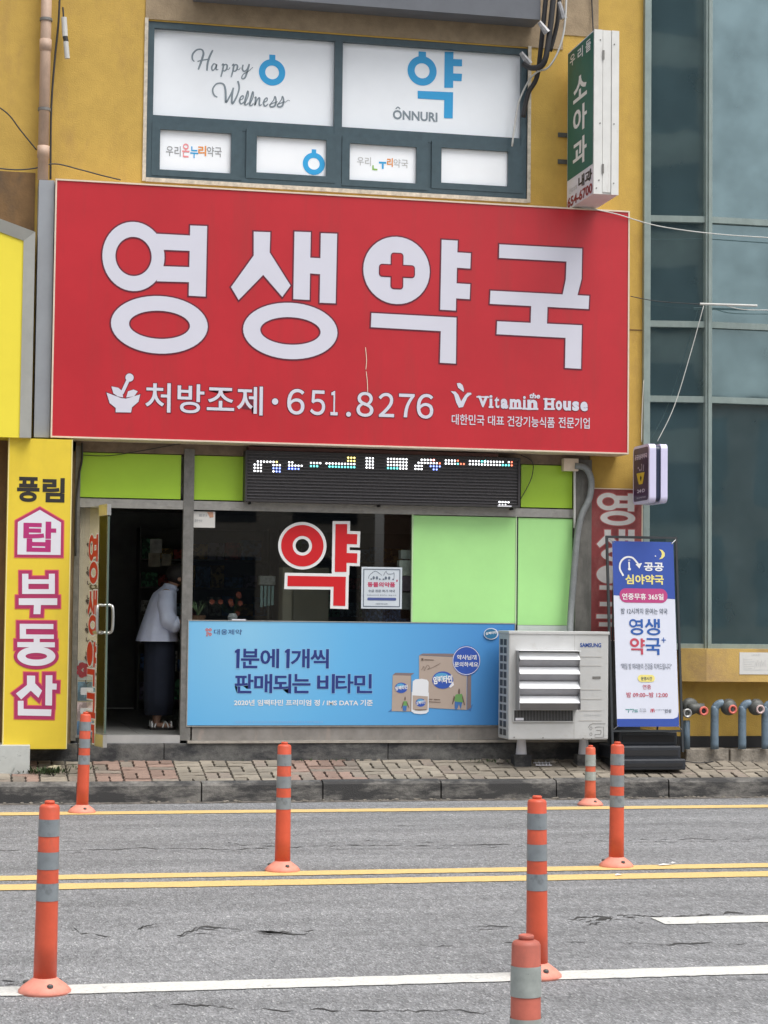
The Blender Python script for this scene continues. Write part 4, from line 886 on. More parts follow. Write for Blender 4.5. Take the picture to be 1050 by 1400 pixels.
# ------------------------------------------------------------------ LED message board
LY = -0.13
lx0, lx1 = X(335, 650, LY), X(711, 650, LY); lz0, lz1 = Z(684, 335, LY)+0.0, Z(619, 335, LY)
lz0 = (Z(685.5, 335, LY)+Z(694, 711, LY))/2; lz1 = (Z(616, 335, LY)+Z(626, 711, LY))/2
ld = thing('led_message_board', 'black LED message board with a few lit white and cyan dots under the red sign', 'led board', ((lx0+lx1)/2, 0, lz0))
b = B(); fbox(b, lx0, lx1, lz0, lz1, 0.02, LY-0.012, LY+0.02); b.box(lx0, lx1, LY+0.02, -0.005, lz0, lz1); b.build('housing', mat('led_housing', (0.035, 0.032, 0.034), 0.5, var=0.2, vscale=20), ld)
b = B(); b.box(lx0+0.021, lx1-0.021, LY+0.006, LY+0.0195, lz0+0.021, lz1-0.021); b.build('module_face', mat('led_module', (0.05, 0.047, 0.05), 0.6, var=0.3, vscale=40), ld)
PIT = (lx1-lx0-0.05)/88; nrow = int((lz1-lz0-0.05)/PIT)
b = B()
for k in range(nrow+1): zz = lz1-0.025-k*PIT; b.box(lx0+0.022, lx1-0.022, LY-0.006, LY+0.0055, zz-0.0035, zz+0.0035)
stuff(b.build('louvre', mat('led_louvre', (0.075, 0.07, 0.075), 0.5, var=0.2, vscale=30), ld))
LED = {'w': (0.95, 0.97, 1.0), 'c': (0.15, 0.9, 0.85), 'b': (0.25, 0.35, 1.0), 'r': (1.0, 0.18, 0.10), 'y': (1.0, 0.85, 0.25)}
rows = {0: [(106, 118, 240, 'w', 0), (106, 243, 247, 'y', 0), (106, 350, 375, 'w', 0)], }
L = [(330, 106, 118, 235, 'w'), (330, 106, 250, 250, 'y'), (330, 129, 98, 150, 'w'), (330, 129, 228, 280, 'w'), (330, 151, 98, 150, 'w'), (330, 151, 240, 280, 'b'), (330, 172, 98, 148, 'w'), (330, 172, 225, 240, 'w'), (330, 172, 250, 280, 'b'),
     (330, 106, 350, 375, 'w'), (330, 129, 350, 425, 'w'), (330, 151, 352, 400, 'b'), (330, 172, 352, 375, 'b'), (330, 129, 490, 565, 'w'), (330, 151, 490, 545, 'c'),
     (330, 86, 762, 806, 'y'), (330, 106, 762, 806, 'y'), (330, 129, 612, 806, 'w'), (330, 151, 634, 806, 'c'),
     (330, 86, 900, 950, 'w'), (330, 106, 900, 950, 'w'), (330, 129, 900, 950, 'w'), (330, 151, 900, 950, 'w'),
     (520, 92, 45, 112, 'w'), (520, 114, 45, 112, 'w'), (520, 136, 45, 112, 'w'), (520, 157, 45, 112, 'c'), (520, 92, 145, 195, 'w'), (520, 114, 145, 195, 'w'), (520, 136, 145, 195, 'w'), (520, 157, 145, 195, 'w'),
     (520, 100, 305, 375, 'w'), (520, 100, 388, 388, 'r'), (520, 121, 266, 410, 'w'), (520, 121, 425, 425, 'r'), (520, 141, 245, 300, 'w'), (520, 141, 370, 420, 'b'), (520, 160, 245, 290, 'w'), (520, 160, 385, 410, 'b'),
     (520, 103, 460, 530, 'w'), (520, 103, 546, 546, 'r'), (520, 125, 460, 545, 'w'), (520, 125, 565, 565, 'c'), (520, 125, 587, 608, 'r'),
     (520, 108, 640, 700, 'w'), (520, 108, 720, 740, 'c'), (520, 108, 755, 870, 'w'), (520, 108, 918, 918, 'w'), (520, 108, 938, 938, 'r'), (520, 130, 640, 860, 'w'), (520, 130, 875, 925, 'c'), (520, 130, 938, 938, 'r'),
     (520, 396, 867, 925, 'w'), (520, 413, 867, 905, 'w')]
DOTS = {k: B() for k in LED}
for ox, zy, x0, x1, c in L:
    cols = {round((X(ox+xx/5.25, 640, LY)-lx0)/PIT) for xx in [x0+(x1-x0)*i/20 for i in range(21)]}
    xm_ = ox+(x0+x1)/2/5.25; zrow = Z(610+zy/5.25, xm_, LY); zrow = lz1-0.025-(round((lz1-0.025-zrow)/PIT-0.5)+0.5)*PIT
    for q in cols: DOTS[c].lathe([(PIT*0.30, -0.006), (PIT*0.22, -0.010)], (lx0+q*PIT, LY+0.004, zrow), 'Y', 8)
for k, v in DOTS.items(): stuff(v.build('lit_dots', mat('led_'+k, LED[k], 0.5, var=0, emit=(LED[k], 2.2)), ld))
pr = Print(front(LY-0.012), 0.001); pr.rrect(X(680, 692, LY), X(699, 692, LY), lz0+0.004, lz0+0.016, 0.002); pr.build('maker_label', M_PALE, ld)
for px in (343, 520, 702): b = B(); b.box(X(px, 690, LY)-0.006, X(px, 690, LY)+0.006, LY+0.02, -0.02, lz0-0.02, lz0-0.001); b.build('bracket', M_DARK, ld)
b = B(); b.box(lx0+0.03, lx1-0.2, -0.12, -0.02, lz1+0.004, lz1+0.035); b.build('top_box', mat('reddish_housing', (0.10, 0.04, 0.035), 0.6, var=0.2), ld)
# ------------------------------------------------------------------ things on the shop glass
GY = 0.010
def zg(x, y): return uv(240+x/3.75, 600+y/3.75, GY)
kk = 1/3.75/166
YG = [('ring', zg(650, 548), (116*kk, 112*kk), (53*kk, 53*kk)), ('poly', [zg(*q) for q in [(820, 437), (880, 437), (876, 683), (816, 682)]]), ('poly', [zg(*q) for q in [(874, 487), (932, 489), (930, 541), (874, 539)]]),
      ('poly', [zg(*q) for q in [(874, 585), (932, 587), (930, 637), (874, 635)]]), ('poly', [zg(*q) for q in [(575, 702), (873, 707), (870, 857), (808, 855), (810, 758), (573, 755)]])]
st_ = thing('window_letter', 'large red Korean character with white border stuck on the dark shop glass', 'window letters', (zg(700, 650)[0], GY, zg(700, 850)[1]))
pr = draw(Print(front(GY), 0.001), YG, 0.026); pr.build('border', M_STWH, st_); pr = draw(Print(front(GY), 0.003), YG, 0); pr.build('face', M_STRED, st_)
o = sheet('paper_notice', 'small white paper taped at the top left corner of the shop glass', 'notice', X(262, 710, GY), X(294, 710, GY), Z(721, 262, GY), Z(699, 262, GY), GY, mat('notice_paper', (0.66, 0.65, 0.62), 0.7, var=0.05))
pr = Print(front(GY-0.002)); pr.text('2023. 07. 16', X(272, 704, GY), X(283, 704, GY), Z(706, 270, GY), Z(703, 270, GY), off=0.02); pr.text('휴무 안내', X(266, 711, GY), X(276, 711, GY), Z(714, 270, GY), Z(710, 270, GY)); pr.build('lettering', GREYT, o)
pr = Print(front(GY-0.002)); pr.poly([uv(283, 700, GY), uv(291, 700, GY), uv(292, 707, GY), uv(287, 708, GY)]); pr.build('tape', mat('brown_tape', (0.55, 0.30, 0.20), 0.5), o)
ax0, ax1, az0, az1 = X(494, 800, GY), X(549.5, 800, GY), Z(832, 500, GY), Z(775, 500, GY)
o = sheet('medicine_poster', 'white poster with pink heading and dog and cat outline on the shop glass', 'poster', ax0, ax1, az0, az1, GY, mat('pale_poster', (0.62, 0.68, 0.74), 0.4, var=0.05, coat=0.3))
aw, ah = ax1-ax0, az1-az0
def A_(u, v): return (ax0+aw*u, az0+ah*v)
pr = Print(front(GY-0.002)); 
def rr_ring(pr, i0, i1, r):
    for (u0, v0, u1, v1) in ((i0, i0, 1-i0, i1), (i0, 1-i1, 1-i0, 1-i0), (i0, i1, i1, 1-i1), (1-i1, i1, 1-i0, 1-i1)): pr.poly([A_(u0, v0), A_(u1, v0), A_(u1, v1), A_(u0, v1)])
rr_ring(pr, 0.045, 0.065, 0.05); pr.stroke([A_(.17, .72), A_(.20, .80), (A_(.33, .90)), A_(.45, .84), A_(.5, .80)], 0.004); pr.stroke([A_(.54, .80), A_(.60, .90), A_(.64, .84), A_(.76, .84), A_(.80, .87), A_(.80, .72)], 0.004)
for u in (.30, .38, .60, .68): pr.disc(A_(u, .74), 0.010, 0.014)
for u in (.24, .45, .54, .78): pr.disc(A_(u, .71), 0.008, 0.006)
pr.text('수급 전문 허가 약국', *(A_(.17, 0)[0], A_(.83, 0)[0], A_(0, .395)[1], A_(0, .46)[1]), off=0.015); pr.text('동물보호자와 함께하는 동물약국', *(A_(.14, 0)[0], A_(.86, 0)[0], A_(0, .31)[1], A_(0, .34)[1])); pr.text('대한약사회', *(A_(.36, 0)[0], A_(.64, 0)[0], A_(0, .10)[1], A_(0, .135)[1]), off=0.01)
pr.build('print', mat('slate_print', (0.12, 0.15, 0.20), 0.5, var=0), o)
pr = Print(front(GY-0.002)); pr.text('동물의약품', *(A_(.15, 0)[0], A_(.83, 0)[0], A_(0, .52)[1], A_(0, .64)[1]), off=0.03); pr.poly([A_(.86, .655), A_(.89, .655), A_(.89, .70), A_(.86, .70)]); pr.build('lettering', mat('pink_heading', (0.55, 0.05, 0.13), 0.5, var=0), o)
pr = Print(front(GY-0.002)); pr.rrect(A_(.15, 0)[0], A_(.86, 0)[0], A_(0, .20)[1], A_(0, .265)[1], 0.009); pr.build('print', mat('blue_pill', (0.07, 0.10, 0.30), 0.5, var=0), o)
o = sheet('small_label', 'tiny white label at the bottom edge of the shop glass above the banner', 'label', X(317, 848, -0.012), X(336, 848, -0.012), Z(851, 320, -0.012), Z(846.5, 320, -0.012), -0.012, M_PALE)
# ------------------------------------------------------------------ blue advertising banner
BY = -0.034
bx0, bx1, bz0, bz1 = X(257, 920, BY), X(704, 920, BY), (Z(993, 256, BY)+Z(990, 680, BY))/2, (Z(849, 257, BY)+Z(852, 680, BY))/2
bn = thing('advert_banner', 'long blue vitamin advertising banner with navy Korean headline below the glass', 'banner', ((bx0+bx1)/2, BY, bz0))
Mb = mat('blue_banner_print', (0.1, 0.3, 0.6), 0.5, var=0)
n = Mb.node_tree.nodes; l = Mb.node_tree.links; tc = n.new('ShaderNodeTexCoord'); sx = n.new('ShaderNodeSeparateXYZ'); l.new(tc.outputs['Object'], sx.inputs[0])
v1 = n.new('ShaderNodeVectorMath'); v1.operation = 'DISTANCE'; l.new(tc.outputs['Object'], v1.inputs[0]); v1.inputs[1].default_value = (-0.95, 0, 0.80)
mr = n.new('ShaderNodeMapRange'); mr.inputs[1].default_value = 0.0; mr.inputs[2].default_value = 2.6; l.new(v1.outputs['Value'], mr.inputs[0])
rp = n.new('ShaderNodeValToRGB'); e = rp.color_ramp.elements; e[0].position = 0.0; e[0].color = (0.24, 0.55, 0.80, 1); e[1].position = 1.0; e[1].color = (0.045, 0.21, 0.56, 1)
x_ = e.new(0.35); x_.color = (0.125, 0.44, 0.78, 1); l.new(mr.outputs[0], rp.inputs[0]); l.new(rp.outputs[0], n['Principled BSDF'].inputs['Base Color'])
b = B(); b.box(bx0, bx1, BY, BY+0.006, bz0, bz1); b.build('sheet', Mb, bn)
b = B(); fbox(b, bx0-0.008, bx1+0.003, bz0-0.012, bz1+0.006, 0.008, BY-0.004, BY+0.012); b.build('edge_trim', M_ALU, bn)
def zb5(x, y): return uv(310+x/5, 870+y/5, BY)
def tb(pr, body, x0, x1, y0, y1, fn=zb5, **k):
    a = fn(x0, y0); c = fn(x0, y1); xr = fn(x1, y1)[0]; pr.text(body, a[0], xr, c[1], a[1], **k)
for nm, lift, e_, o_, M in (('lettering_edge', 0.001, 0.008, 0.040, mat('pale_blue_glow_print', (0.25, 0.50, 0.78), 0.5, var=0)), ('lettering', 0.002, 0, 0.022, M_DKBLUE)):
    pr = Print(front(BY), lift)
    for body, x0, x1, y0, y1 in (('분', 98, 222, 84, 217), ('에', 230, 357, 84, 217), ('개', 438, 566, 84, 217), ('씩', 572, 697, 86, 219),
                                 ('판', 55, 182, 257, 388), ('매', 188, 310, 257, 388), ('되', 318, 440, 257, 388), ('는', 448, 572, 257, 388), ('비', 618, 738, 257, 388), ('타', 744, 866, 257, 388), ('민', 872, 994, 257, 388)):
        k = e_*5*163/1000/1; tb(pr, body, x0-e_*400, x1+e_*400, y0-e_*400, y1+e_*400, off=o_)
    for dx in (0, 342): pr.poly([zb5(*q) for q in [(55+dx, 112), (55+dx, 100), (72+dx, 86), (90+dx, 86), (86+dx, 217), (64+dx, 217), (66+dx, 112)]], e_*0.8)
    pr.build(nm, M, bn)
pr = Print(front(BY), 0.002); tb(pr, '2020년 임팩타민 프리미엄 정 / IMS DATA 기준', 50, 998, 432, 474, off=0.02); pr.build('lettering', M_STWH, bn)
def zb2(x, y): return uv(240+x/2.2826, 840+y/2.2826, BY)
pr = Print(front(BY), 0.002); tb(pr, '대웅제약', 120, 207, 46, 63, zb2, off=0.01); pr.build('lettering', mat('slate_blue_print', (0.06, 0.12, 0.28), 0.5, var=0), bn)
pr = Print(front(BY), 0.002)
for dx, dy, r in ((96, 46, 5), (106, 46, 5), (98, 56, 4), (106, 60, 5), (96, 64, 3)): pr.ring(zb2(dx+2, dy+2), (r/370, r/370), (r/900, r/900), n=12)
pr.build('emblem', mat('coral_print', (0.62, 0.15, 0.12), 0.5, var=0), bn)
pr = Print(front(BY), 0.002); tb(pr, '*2020년 12월 기준, 출처: IMS DATA 국내 비타민 영양제 판매량 집계 기준으로 작성한 자료입니다', 183, 460, 333, 339, zb2); pr.build('lettering', mat('pale_blue_print', (0.30, 0.45, 0.72), 0.5, var=0), bn)
def zp(x, y): return uv(520+x/5.833, 880+y/5.833, BY)
def shp(nm, M, *shapes, lift=0.002):
    pr = Print(front(BY), lift)
    for s_ in shapes:
        if s_[0] == 'p': pr.poly([zp(*q) for q in s_[1]])
        elif s_[0] == 'd': pr.disc(zp(*s_[1]), s_[2]/5.833/163, s_[3]/5.833/163)
        elif s_[0] == 'r': pr.ring(zp(*s_[1]), (s_[2]/950, s_[2]/950), (s_[3]/950, s_[3]/950))
    return pr.build(nm, M, bn)
KR = mat('kraft_box_print', (0.42, 0.34, 0.29), 0.5, var=0.03); KD = mat('kraft_side_print', (0.22, 0.17, 0.17), 0.5, var=0); NV = mat('royal_blue_print', (0.03, 0.09, 0.42), 0.5, var=0)
shp('print', mat('soft_blue_print', (0.05, 0.17, 0.45), 0.5, var=0), ('p', [(690, 525), (740, 480), (720, 540)]), ('p', [(90, 540), (60, 545), (90, 520)]))
shp('print', KD, ('p', [(308, 92), (340, 78), (600, 80), (725, 100), (722, 510), (690, 530), (695, 110)]), ('p', [(98, 250), (120, 232), (272, 235), (245, 252), (250, 540), (235, 540)]), lift=0.0022)
shp('print', KR, ('p', [(308, 94), (690, 112), (686, 528), (308, 508)]), ('p', [(98, 252), (242, 256), (240, 541), (90, 538)]), lift=0.003)
shp('print', mat('bottle_white_print', (0.74, 0.76, 0.80), 0.5, var=0), ('p', [(250, 385), (386, 390), (384, 540), (365, 556), (320, 562), (270, 556), (246, 540)]), ('p', [(258, 300), (280, 284), (330, 280), (372, 288), (384, 305), (382, 396), (320, 404), (254, 392)]), lift=0.004)
shp('print', KR, ('p', [(256, 412), (378, 420), (376, 528), (316, 536), (256, 526)]), lift=0.0046)
shp('print', NV, ('d', (497, 290), 90, 72), ('d', (165, 352), 54, 43), ('d', (320, 470), 42, 34), ('d', (685, 135), 120, 124), lift=0.005)
shp('print', mat('sky_swoosh_print', (0.09, 0.35, 0.60), 0.5, var=0), ('d', (490, 262), 60, 30), ('d', (160, 335), 34, 18), ('d', (318, 455), 26, 14), lift=0.0054)
shp('print', M_PALE, ('r', (685, 135), 118, 113), ('p', [(545, 345), (580, 300), (586, 330), (560, 352)]), lift=0.0054)
shp('print', mat('leafy_green_print', (0.14, 0.32, 0.10), 0.5, var=0), ('p', [(600, 405), (650, 400), (668, 460), (650, 470), (600, 462), (585, 450)]), ('p', [(180, 460), (212, 458), (220, 495), (178, 495)]), lift=0.0054)
shp('print', mat('jeans_blue_print', (0.05, 0.16, 0.42), 0.5, var=0), ('p', [(592, 462), (652, 468), (640, 524), (626, 480), (612, 522), (592, 520)]), ('p', [(176, 495), (210, 495), (206, 536), (178, 534)]), lift=0.0054)
shp('print', mat('earth_print', (0.13, 0.09, 0.07), 0.5, var=0), ('d', (627, 380), 7, 24), ('p', [(655, 412), (674, 488), (668, 490), (650, 430)]), ('p', [(585, 412), (570, 484), (576, 484), (596, 430)]), ('d', (196, 438), 5, 16), ('p', [(212, 462), (230, 512), (226, 514), (208, 474)]), ('p', [(180, 462), (166, 512), (170, 514), (186, 474)]), ('p', [(385, 440), (415, 441), (415, 446), (385, 445)]), ('p', [(425, 441), (475, 444), (475, 449), (425, 447)]), ('p', [(385, 460), (480, 466), (480, 470), (385, 465)]), ('p', [(326, 116), (342, 117), (342, 134), (326, 133)]), ('p', [(350, 124), (425, 128), (425, 133), (350, 130)]), ('p', [(272, 525), (365, 524), (365, 530), (272, 531)]), lift=0.006)
pr = Print(front(BY), 0.0062); pr.stroke([zp(328, 210), (zp(345, 180)), zp(350, 215), zp(372, 172), zp(392, 190), zp(375, 205), zp(410, 192), zp(440, 178), zp(478, 155)], 0.003); pr.build('print', mat('earth_print', (0.13, 0.09, 0.07)), bn)
pr = Print(front(BY), 0.0064)
tb(pr, '임팩타민', 420, 572, 262, 325, zp, off=0.04, rot=0.09); tb(pr, '임팩타민', 118, 216, 342, 375, zp, off=0.03, rot=0.15); tb(pr, '임팩타민', 286, 356, 462, 490, zp, off=0.02, rot=0.2)
tb(pr, '약사님께', 610, 765, 88, 128, zp, off=0.02); tb(pr, '문의하세요', 590, 778, 145, 184, zp, off=0.02); pr.build('lettering', M_STWH, bn)
os_ = thing('oval_sticker', 'small oval blue and white logo sticker beside the air conditioner', 'sticker', (X(671, 866, -0.045), -0.045, Z(866, 671, -0.045)))
c_ = uv(671.5, 866.5, -0.045)
pr = Print(front(-0.045), 0.000); pr.disc(c_, 0.066, 0.050); pr.build('backing', M_PALE, os_); pr = Print(front(-0.045), 0.001); pr.disc((c_[0]-0.003, c_[1]), 0.058, 0.044); pr.build('face', mat('teal_print', (0.03, 0.17, 0.33), 0.5), os_)
pr = Print(front(-0.045), 0.002); pr.text('임팩타민', c_[0]-0.05, c_[0]+0.05, c_[1]-0.012, c_[1]+0.012, off=0.03, rot=0.15); pr.build('lettering', M_STWH, os_)
# ------------------------------------------------------------------ air conditioner outdoor unit
AY0, AY1 = -0.48, -0.15
ax0, ax1 = X(695.5, 940, AY0), X(832, 940, AY0); az0, az1 = (Z(1010, 695, AY0)+Z(1013, 832, AY0))/2, (Z(864, 695, AY0)+Z(866, 832, AY0))/2
ac = thing('air_conditioner_unit', 'ivory outdoor air conditioner unit with a steel louvred hood on its front', 'air conditioner', ((ax0+ax1)/2, (AY0+AY1)/2, az0))
b = B(); b.box(ax0, ax1, AY0, AY1, az0, az1, bev=0.012); b.build('casing', M_AC, ac)
b = B(); b.box(ax0-0.006, ax1+0.006, AY0-0.008, AY1+0.006, az1-0.014, az1+0.012, bev=0.004); b.build('top_cover', M_AC, ac)
for r_ in range(12):
    for c in range(2):
        zz = az1-0.06-r_*0.0705; yy = AY0+0.075+c*0.115; b = B(); b.box(ax0-0.002, ax0+0.004, yy, yy+0.085, zz-0.052, zz); b.build('side_vent', M_ACD, ac)
def za(x, y): return uv(660+x/5.25, 840+y/5.25, AY0)
hx0, hx1 = za(240, 400)[0], za(672, 400)[0]; hz1, hz0 = za(450, 262)[1], za(450, 684)[1]; HD = 0.115
b = B(); b.box(hx0, hx1, AY0-0.004, AY0, hz0, hz1); b.build('hood_back', mat('hood_inner', (0.20, 0.20, 0.21), 0.5, metal=0.3), ac)
b = B(); b.box(hx0-0.004, hx1+0.004, AY0-HD, AY0, hz1, hz1+0.005); b.build('hood_top', M_ACL, ac)
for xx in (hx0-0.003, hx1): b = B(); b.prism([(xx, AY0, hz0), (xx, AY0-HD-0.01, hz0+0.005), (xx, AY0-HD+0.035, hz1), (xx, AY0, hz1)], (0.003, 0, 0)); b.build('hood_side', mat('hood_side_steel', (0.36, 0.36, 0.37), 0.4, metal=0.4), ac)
per = (hz1-hz0-0.01)/4
for k in range(4):
    zt = hz1-0.012-k*per
    b = B(); b.prism([(hx0+0.001, AY0-0.050, zt), (hx0+0.001, AY0-HD, zt-0.058), (hx0+0.001, AY0-HD, zt-0.061), (hx0+0.001, AY0-0.048, zt-0.004)], (hx1-hx0-0.002, 0, 0)); b.build('louvre_blade', M_ACL, ac)
    b = B(); b.prism([(hx0+0.001, AY0-HD+0.001, zt-0.062), (hx0+0.001, AY0-0.050, zt-per+0.004), (hx0+0.001, AY0-0.047, zt-per+0.004), (hx0+0.001, AY0-HD+0.004, zt-0.062)], (hx1-hx0-0.002, 0, 0)); b.build('louvre_underside', mat('shaded_louvre_steel', (0.30, 0.30, 0.32), 0.4, metal=0.35, var=0.1), ac)  # darker copy of the blade steel, shade under each blade painted in
gx0, gx1, gz0, gz1 = za(228, 0)[0], za(648, 0)[0], za(400, 764)[1], za(400, 684)[1]
b = B(); b.box(gx0, gx1, AY0-0.003, AY0, gz0, gz1); b.build('fan_opening', M_DARK, ac)
b = B()
for k in range(40): x = gx0+(gx1-gx0)*(k+0.5)/40; b.box(x-0.0018, x+0.0018, AY0-0.010, AY0-0.006, gz0+0.002, gz1-0.002)
stuff(b.build('fan_guard', mat('guard_wire', (0.20, 0.20, 0.20), 0.5), ac))
b = B(); fbox(b, gx0-0.008, gx1+0.008, gz0-0.010, gz1+0.002, 0.007, AY0-0.014, AY0); b.build('guard_frame', M_AC, ac)
pr = Print(front(AY0-0.010)); pr.rrect(gx0+0.012, gx0+0.085, gz0+0.004, gz0+0.026, 0.002); pr.build('rating_label', M_PALE, ac)
pr = Print(front(AY0)); a = za(698, 235); c = za(850, 206); pr.text('SAMSUNG', a[0], c[0], a[1], c[1], off=0.03); pr.build('lettering', mat('blue_brand_print', (0.02, 0.07, 0.30), 0.5, var=0), ac)
pr = Print(front(AY0)); a = za(728, 728); c = za(845, 720); pr.text('DIGITAL INVERTER', a[0], c[0], a[1]-.001, c[1]+.002, off=0.02); pr.build('lettering', LG2, ac)
seam = mat('seam_shadow', (0.30, 0.29, 0.27), 0.6, var=0)
b = B(); b.box(za(660, 0)[0]-0.001, za(660, 0)[0]+0.001, AY0-0.001, AY0, az0+0.01, az1-0.02)
b.build('seam', seam, ac)
for yy in (303, 368, 540, 608, 690, 762): b = B(); a, c = za(690, yy), za(852, yy); b.box(a[0], c[0], AY0-0.0025, AY0, a[1]-0.003, a[1]+0.003); b.build('pressed_rib', mat('rib_shade', (0.46, 0.45, 0.43), 0.5, var=0), ac)
b = B(); a, c = za(788, 462), za(845, 445); b.box(a[0], c[0], AY0-0.004, AY0, a[1], c[1]); b.build('grip_slot', M_ALUD, ac)
pr = Print(front(AY0)); 
for P in ([(880, 785), (790, 785), (770, 792), (757, 812)], [(805, 815), (815, 808), (868, 808), (868, 880), (805, 885), (805, 862), (840, 862), (848, 855), (848, 832), (815, 832)]): pr.stroke([za(*q) for q in P], 0.004, sm=False)
for q in ((776, 818), (776, 860)): pr.ring(za(*q), (0.012, 0.014), (0.009, 0.011), n=16)
pr.build('pipe_cover_outline', mat('dark_seam', (0.14, 0.135, 0.13), 0.6, var=0), ac)
for q in ((344, 128), (640, 136), (775, 142), (225, 882), (432, 885), (720, 890), (782, 892)): b = B(); b.lathe([(0.006, -0.003), (0.006, 0)], (za(*q)[0], AY0-0.001, za(*q)[1]), 'Y', 8); b.build('screw', M_ALUD, ac)
for px in (718, 804):
    x = X(px, 1020, -0.36); zf = sidewalk_z(-0.36)
    for yy in (-0.24,):
        b = B(); zf = sidewalk_z(yy); zp = Z(1031, px, yy); b.lathe([(0.050, zp), (0.048, zp+0.008), (0.036, az0)], (x, yy, 0), n=18); b.build('foot', M_PALE, ac)
        b = B(); b.box(x-0.075, x+0.075, yy-0.06, yy+0.06, zf-0.02, zp); b.build('foot_pad', M_STEP, ac)
for i, (px, py, s, lb) in enumerate([(838, 1030, 0.055, 'reddish rubble lump against the wall behind the orange post'), (683, 1035, 0.035, 'small grey rubble lump under the left edge of the air conditioner'), (755, 1034, 0.03, 'flat pale rubble piece between the feet of the air conditioner')]):
    b = B(); r = bmesh.ops.create_icosphere(b.bm, subdivisions=2, radius=1); yy = -0.16-0.03*i; p = at(px, py, Y=yy); zf = sidewalk_z(yy)
    for v in r['verts']: n_ = noise.noise(v.co*1.3+Vector((i, 0, 0))); v.co = Vector((p.x+v.co.x*s*(1+.6*n_), yy+v.co.y*s*0.7, zf+s*0.4+v.co.z*s*0.6*(1+.5*n_)))
    tag(b.build('rubble', M_CONC if i else mat('brick_rubble', (0.25, 0.12, 0.09), 0.9, var=0.3)), lb, 'rubble')
wf = thing('crumpled_wire', 'crumpled pale wire frame lying on the pavement under the air conditioner', 'wire', (X(745, 1037, -0.28), -0.28, sidewalk_z(-0.28)))
b = B(); xx = X(732, 1037, -0.28)
for k in range(5): b.tube([(xx+k*0.03, -0.32, sidewalk_z(-0.32)+0.012), (xx+k*0.032+0.01, -0.24, sidewalk_z(-0.24)+0.02+0.01*(k % 2))], 0.003, 5)
for yy in (-0.32, -0.25): b.tube([(xx-0.01, yy, sidewalk_z(yy)+0.016), (xx+0.14, yy+0.01, sidewalk_z(yy)+0.014)], 0.0035, 5)
stuff(b.build('wire', M_PALE, wf))
# ------------------------------------------------------------------ brown vertical sign on the wall
RY = -0.045
rx0, rx1, rz1 = X(805, 760, RY), X(877, 760, RY), (Z(666, 805, RY)+Z(672, 877, RY))/2; rz0 = Z(872, 830, RY)-0.02
rs_ = thing('brown_wall_sign', 'faded maroon vertical wall sign with white Korean letters behind the standing banner', 'sign', ((rx0+rx1)/2, RY, rz0))
b = B(); b.box(rx0, rx1, RY, -0.022, rz0, rz1); b.build('board', mat('faded_maroon', (0.24, 0.045, 0.045), 0.6, var=0.25, vscale=8, stain=((0.33, 0.12, 0.11), 5, 0.5, 0.75, (1, 1, 0.6))), rs_)
b = B(); fbox(b, rx0-0.008, rx1+0.008, rz0-0.008, rz1+0.008, 0.008, RY-0.004, -0.02); b.build('edge_trim', M_CREAM, rs_)
zz = Z(674, 820, RY)
for G in (YEONG, SAENG, YAK, GUK):
    h = 0.325; bx_ = (rx0+0.075, rx1-0.065, zz-h+0.04, zz)
    pr = draw(Print(front(RY), 0.002), G, 0.012, bx_); pr.build('letter_edge', mat('pink_letter_edge', (0.42, 0.10, 0.10), 0.5, var=0), rs_); pr = draw(Print(front(RY), 0.0035), G, 0.003, bx_); pr.build('letter', mat('weathered_white_letter', (0.62, 0.60, 0.58), 0.6, var=0.08, vscale=20), rs_); zz -= h
# ------------------------------------------------------------------ standing banner
TLp, TRp = at(838, 738, Y=-0.30), at(920, 743, Y=-0.30); BLp, BRp = at(842.5, 990, Y=-0.46), at(928.5, 997, Y=-0.46)
ox = (BLp.x+TLp.x)/2; Wd = ((TRp.x-TLp.x)+(BRp.x-BLp.x))/2; zB, zT = (BLp.z+BRp.z)/2, (TLp.z+TRp.z)/2
dvv = Vector((0, 0.16, zT-zB)); Hd = dvv.length; dvv.normalize(); nn_ = Vector((0, -dvv.z, dvv.y))
OB = Vector((ox, -0.46, zB)); bp_ = Plane(OB, (1, 0, 0), dvv, nn_)
bs = thing('standing_banner', 'black framed standing banner in blue and white leaning slightly back on the pavement', 'banner stand', (ox+Wd/2, -0.45, sidewalk_z(-0.45)))
def pslab(b, u0, u1, v0, v1, w0, w1): b.prism([bp_(u0, v0, w0), bp_(u1, v0, w0), bp_(u1, v1, w0), bp_(u0, v1, w0)], nn_*(w1-w0))
b = B(); pslab(b, 0, Wd, 0, Hd, -0.002, 0.002); b.build('fabric', mat('white_banner_fabric', (0.66, 0.69, 0.80), 0.5, var=0.02, vscale=3), bs)
M_FB = mat('black_stand_frame', (0.03, 0.035, 0.04), 0.45, var=0.15)
fu0, fu1, fv1 = -0.05, Wd+0.045, Hd+0.05
for a_ in ((fu0, fu0+0.02, -0.22, fv1), (fu1-0.02, fu1, -0.22, fv1), (fu0+0.02, fu1-0.02, fv1-0.02, fv1), (fu0+0.02, fu1-0.02, -0.045, -0.028)): b = B(); pslab(b, *a_, -0.035, -0.012); b.build('frame_bar', M_FB, bs)
for u, v in ((0.012, 0.012), (Wd-0.012, 0.012), (0.012, Hd-0.012), (Wd-0.012, Hd-0.012)):
    du = -0.04 if u < 0.1 else 0.04; dv_ = -0.035 if v < 0.1 else 0.035
    b = B(); b.tube([bp_(u, v, 0.004), bp_(u+du, v+dv_, -0.01)], 0.003, 5); b.build('hook', M_STEELC, bs)
    pr = Print(bp_, 0.003); pr.ring((u, v), (0.010, 0.010), (0.004, 0.004), n=12); pr.build('eyelet', M_STEELC, bs)
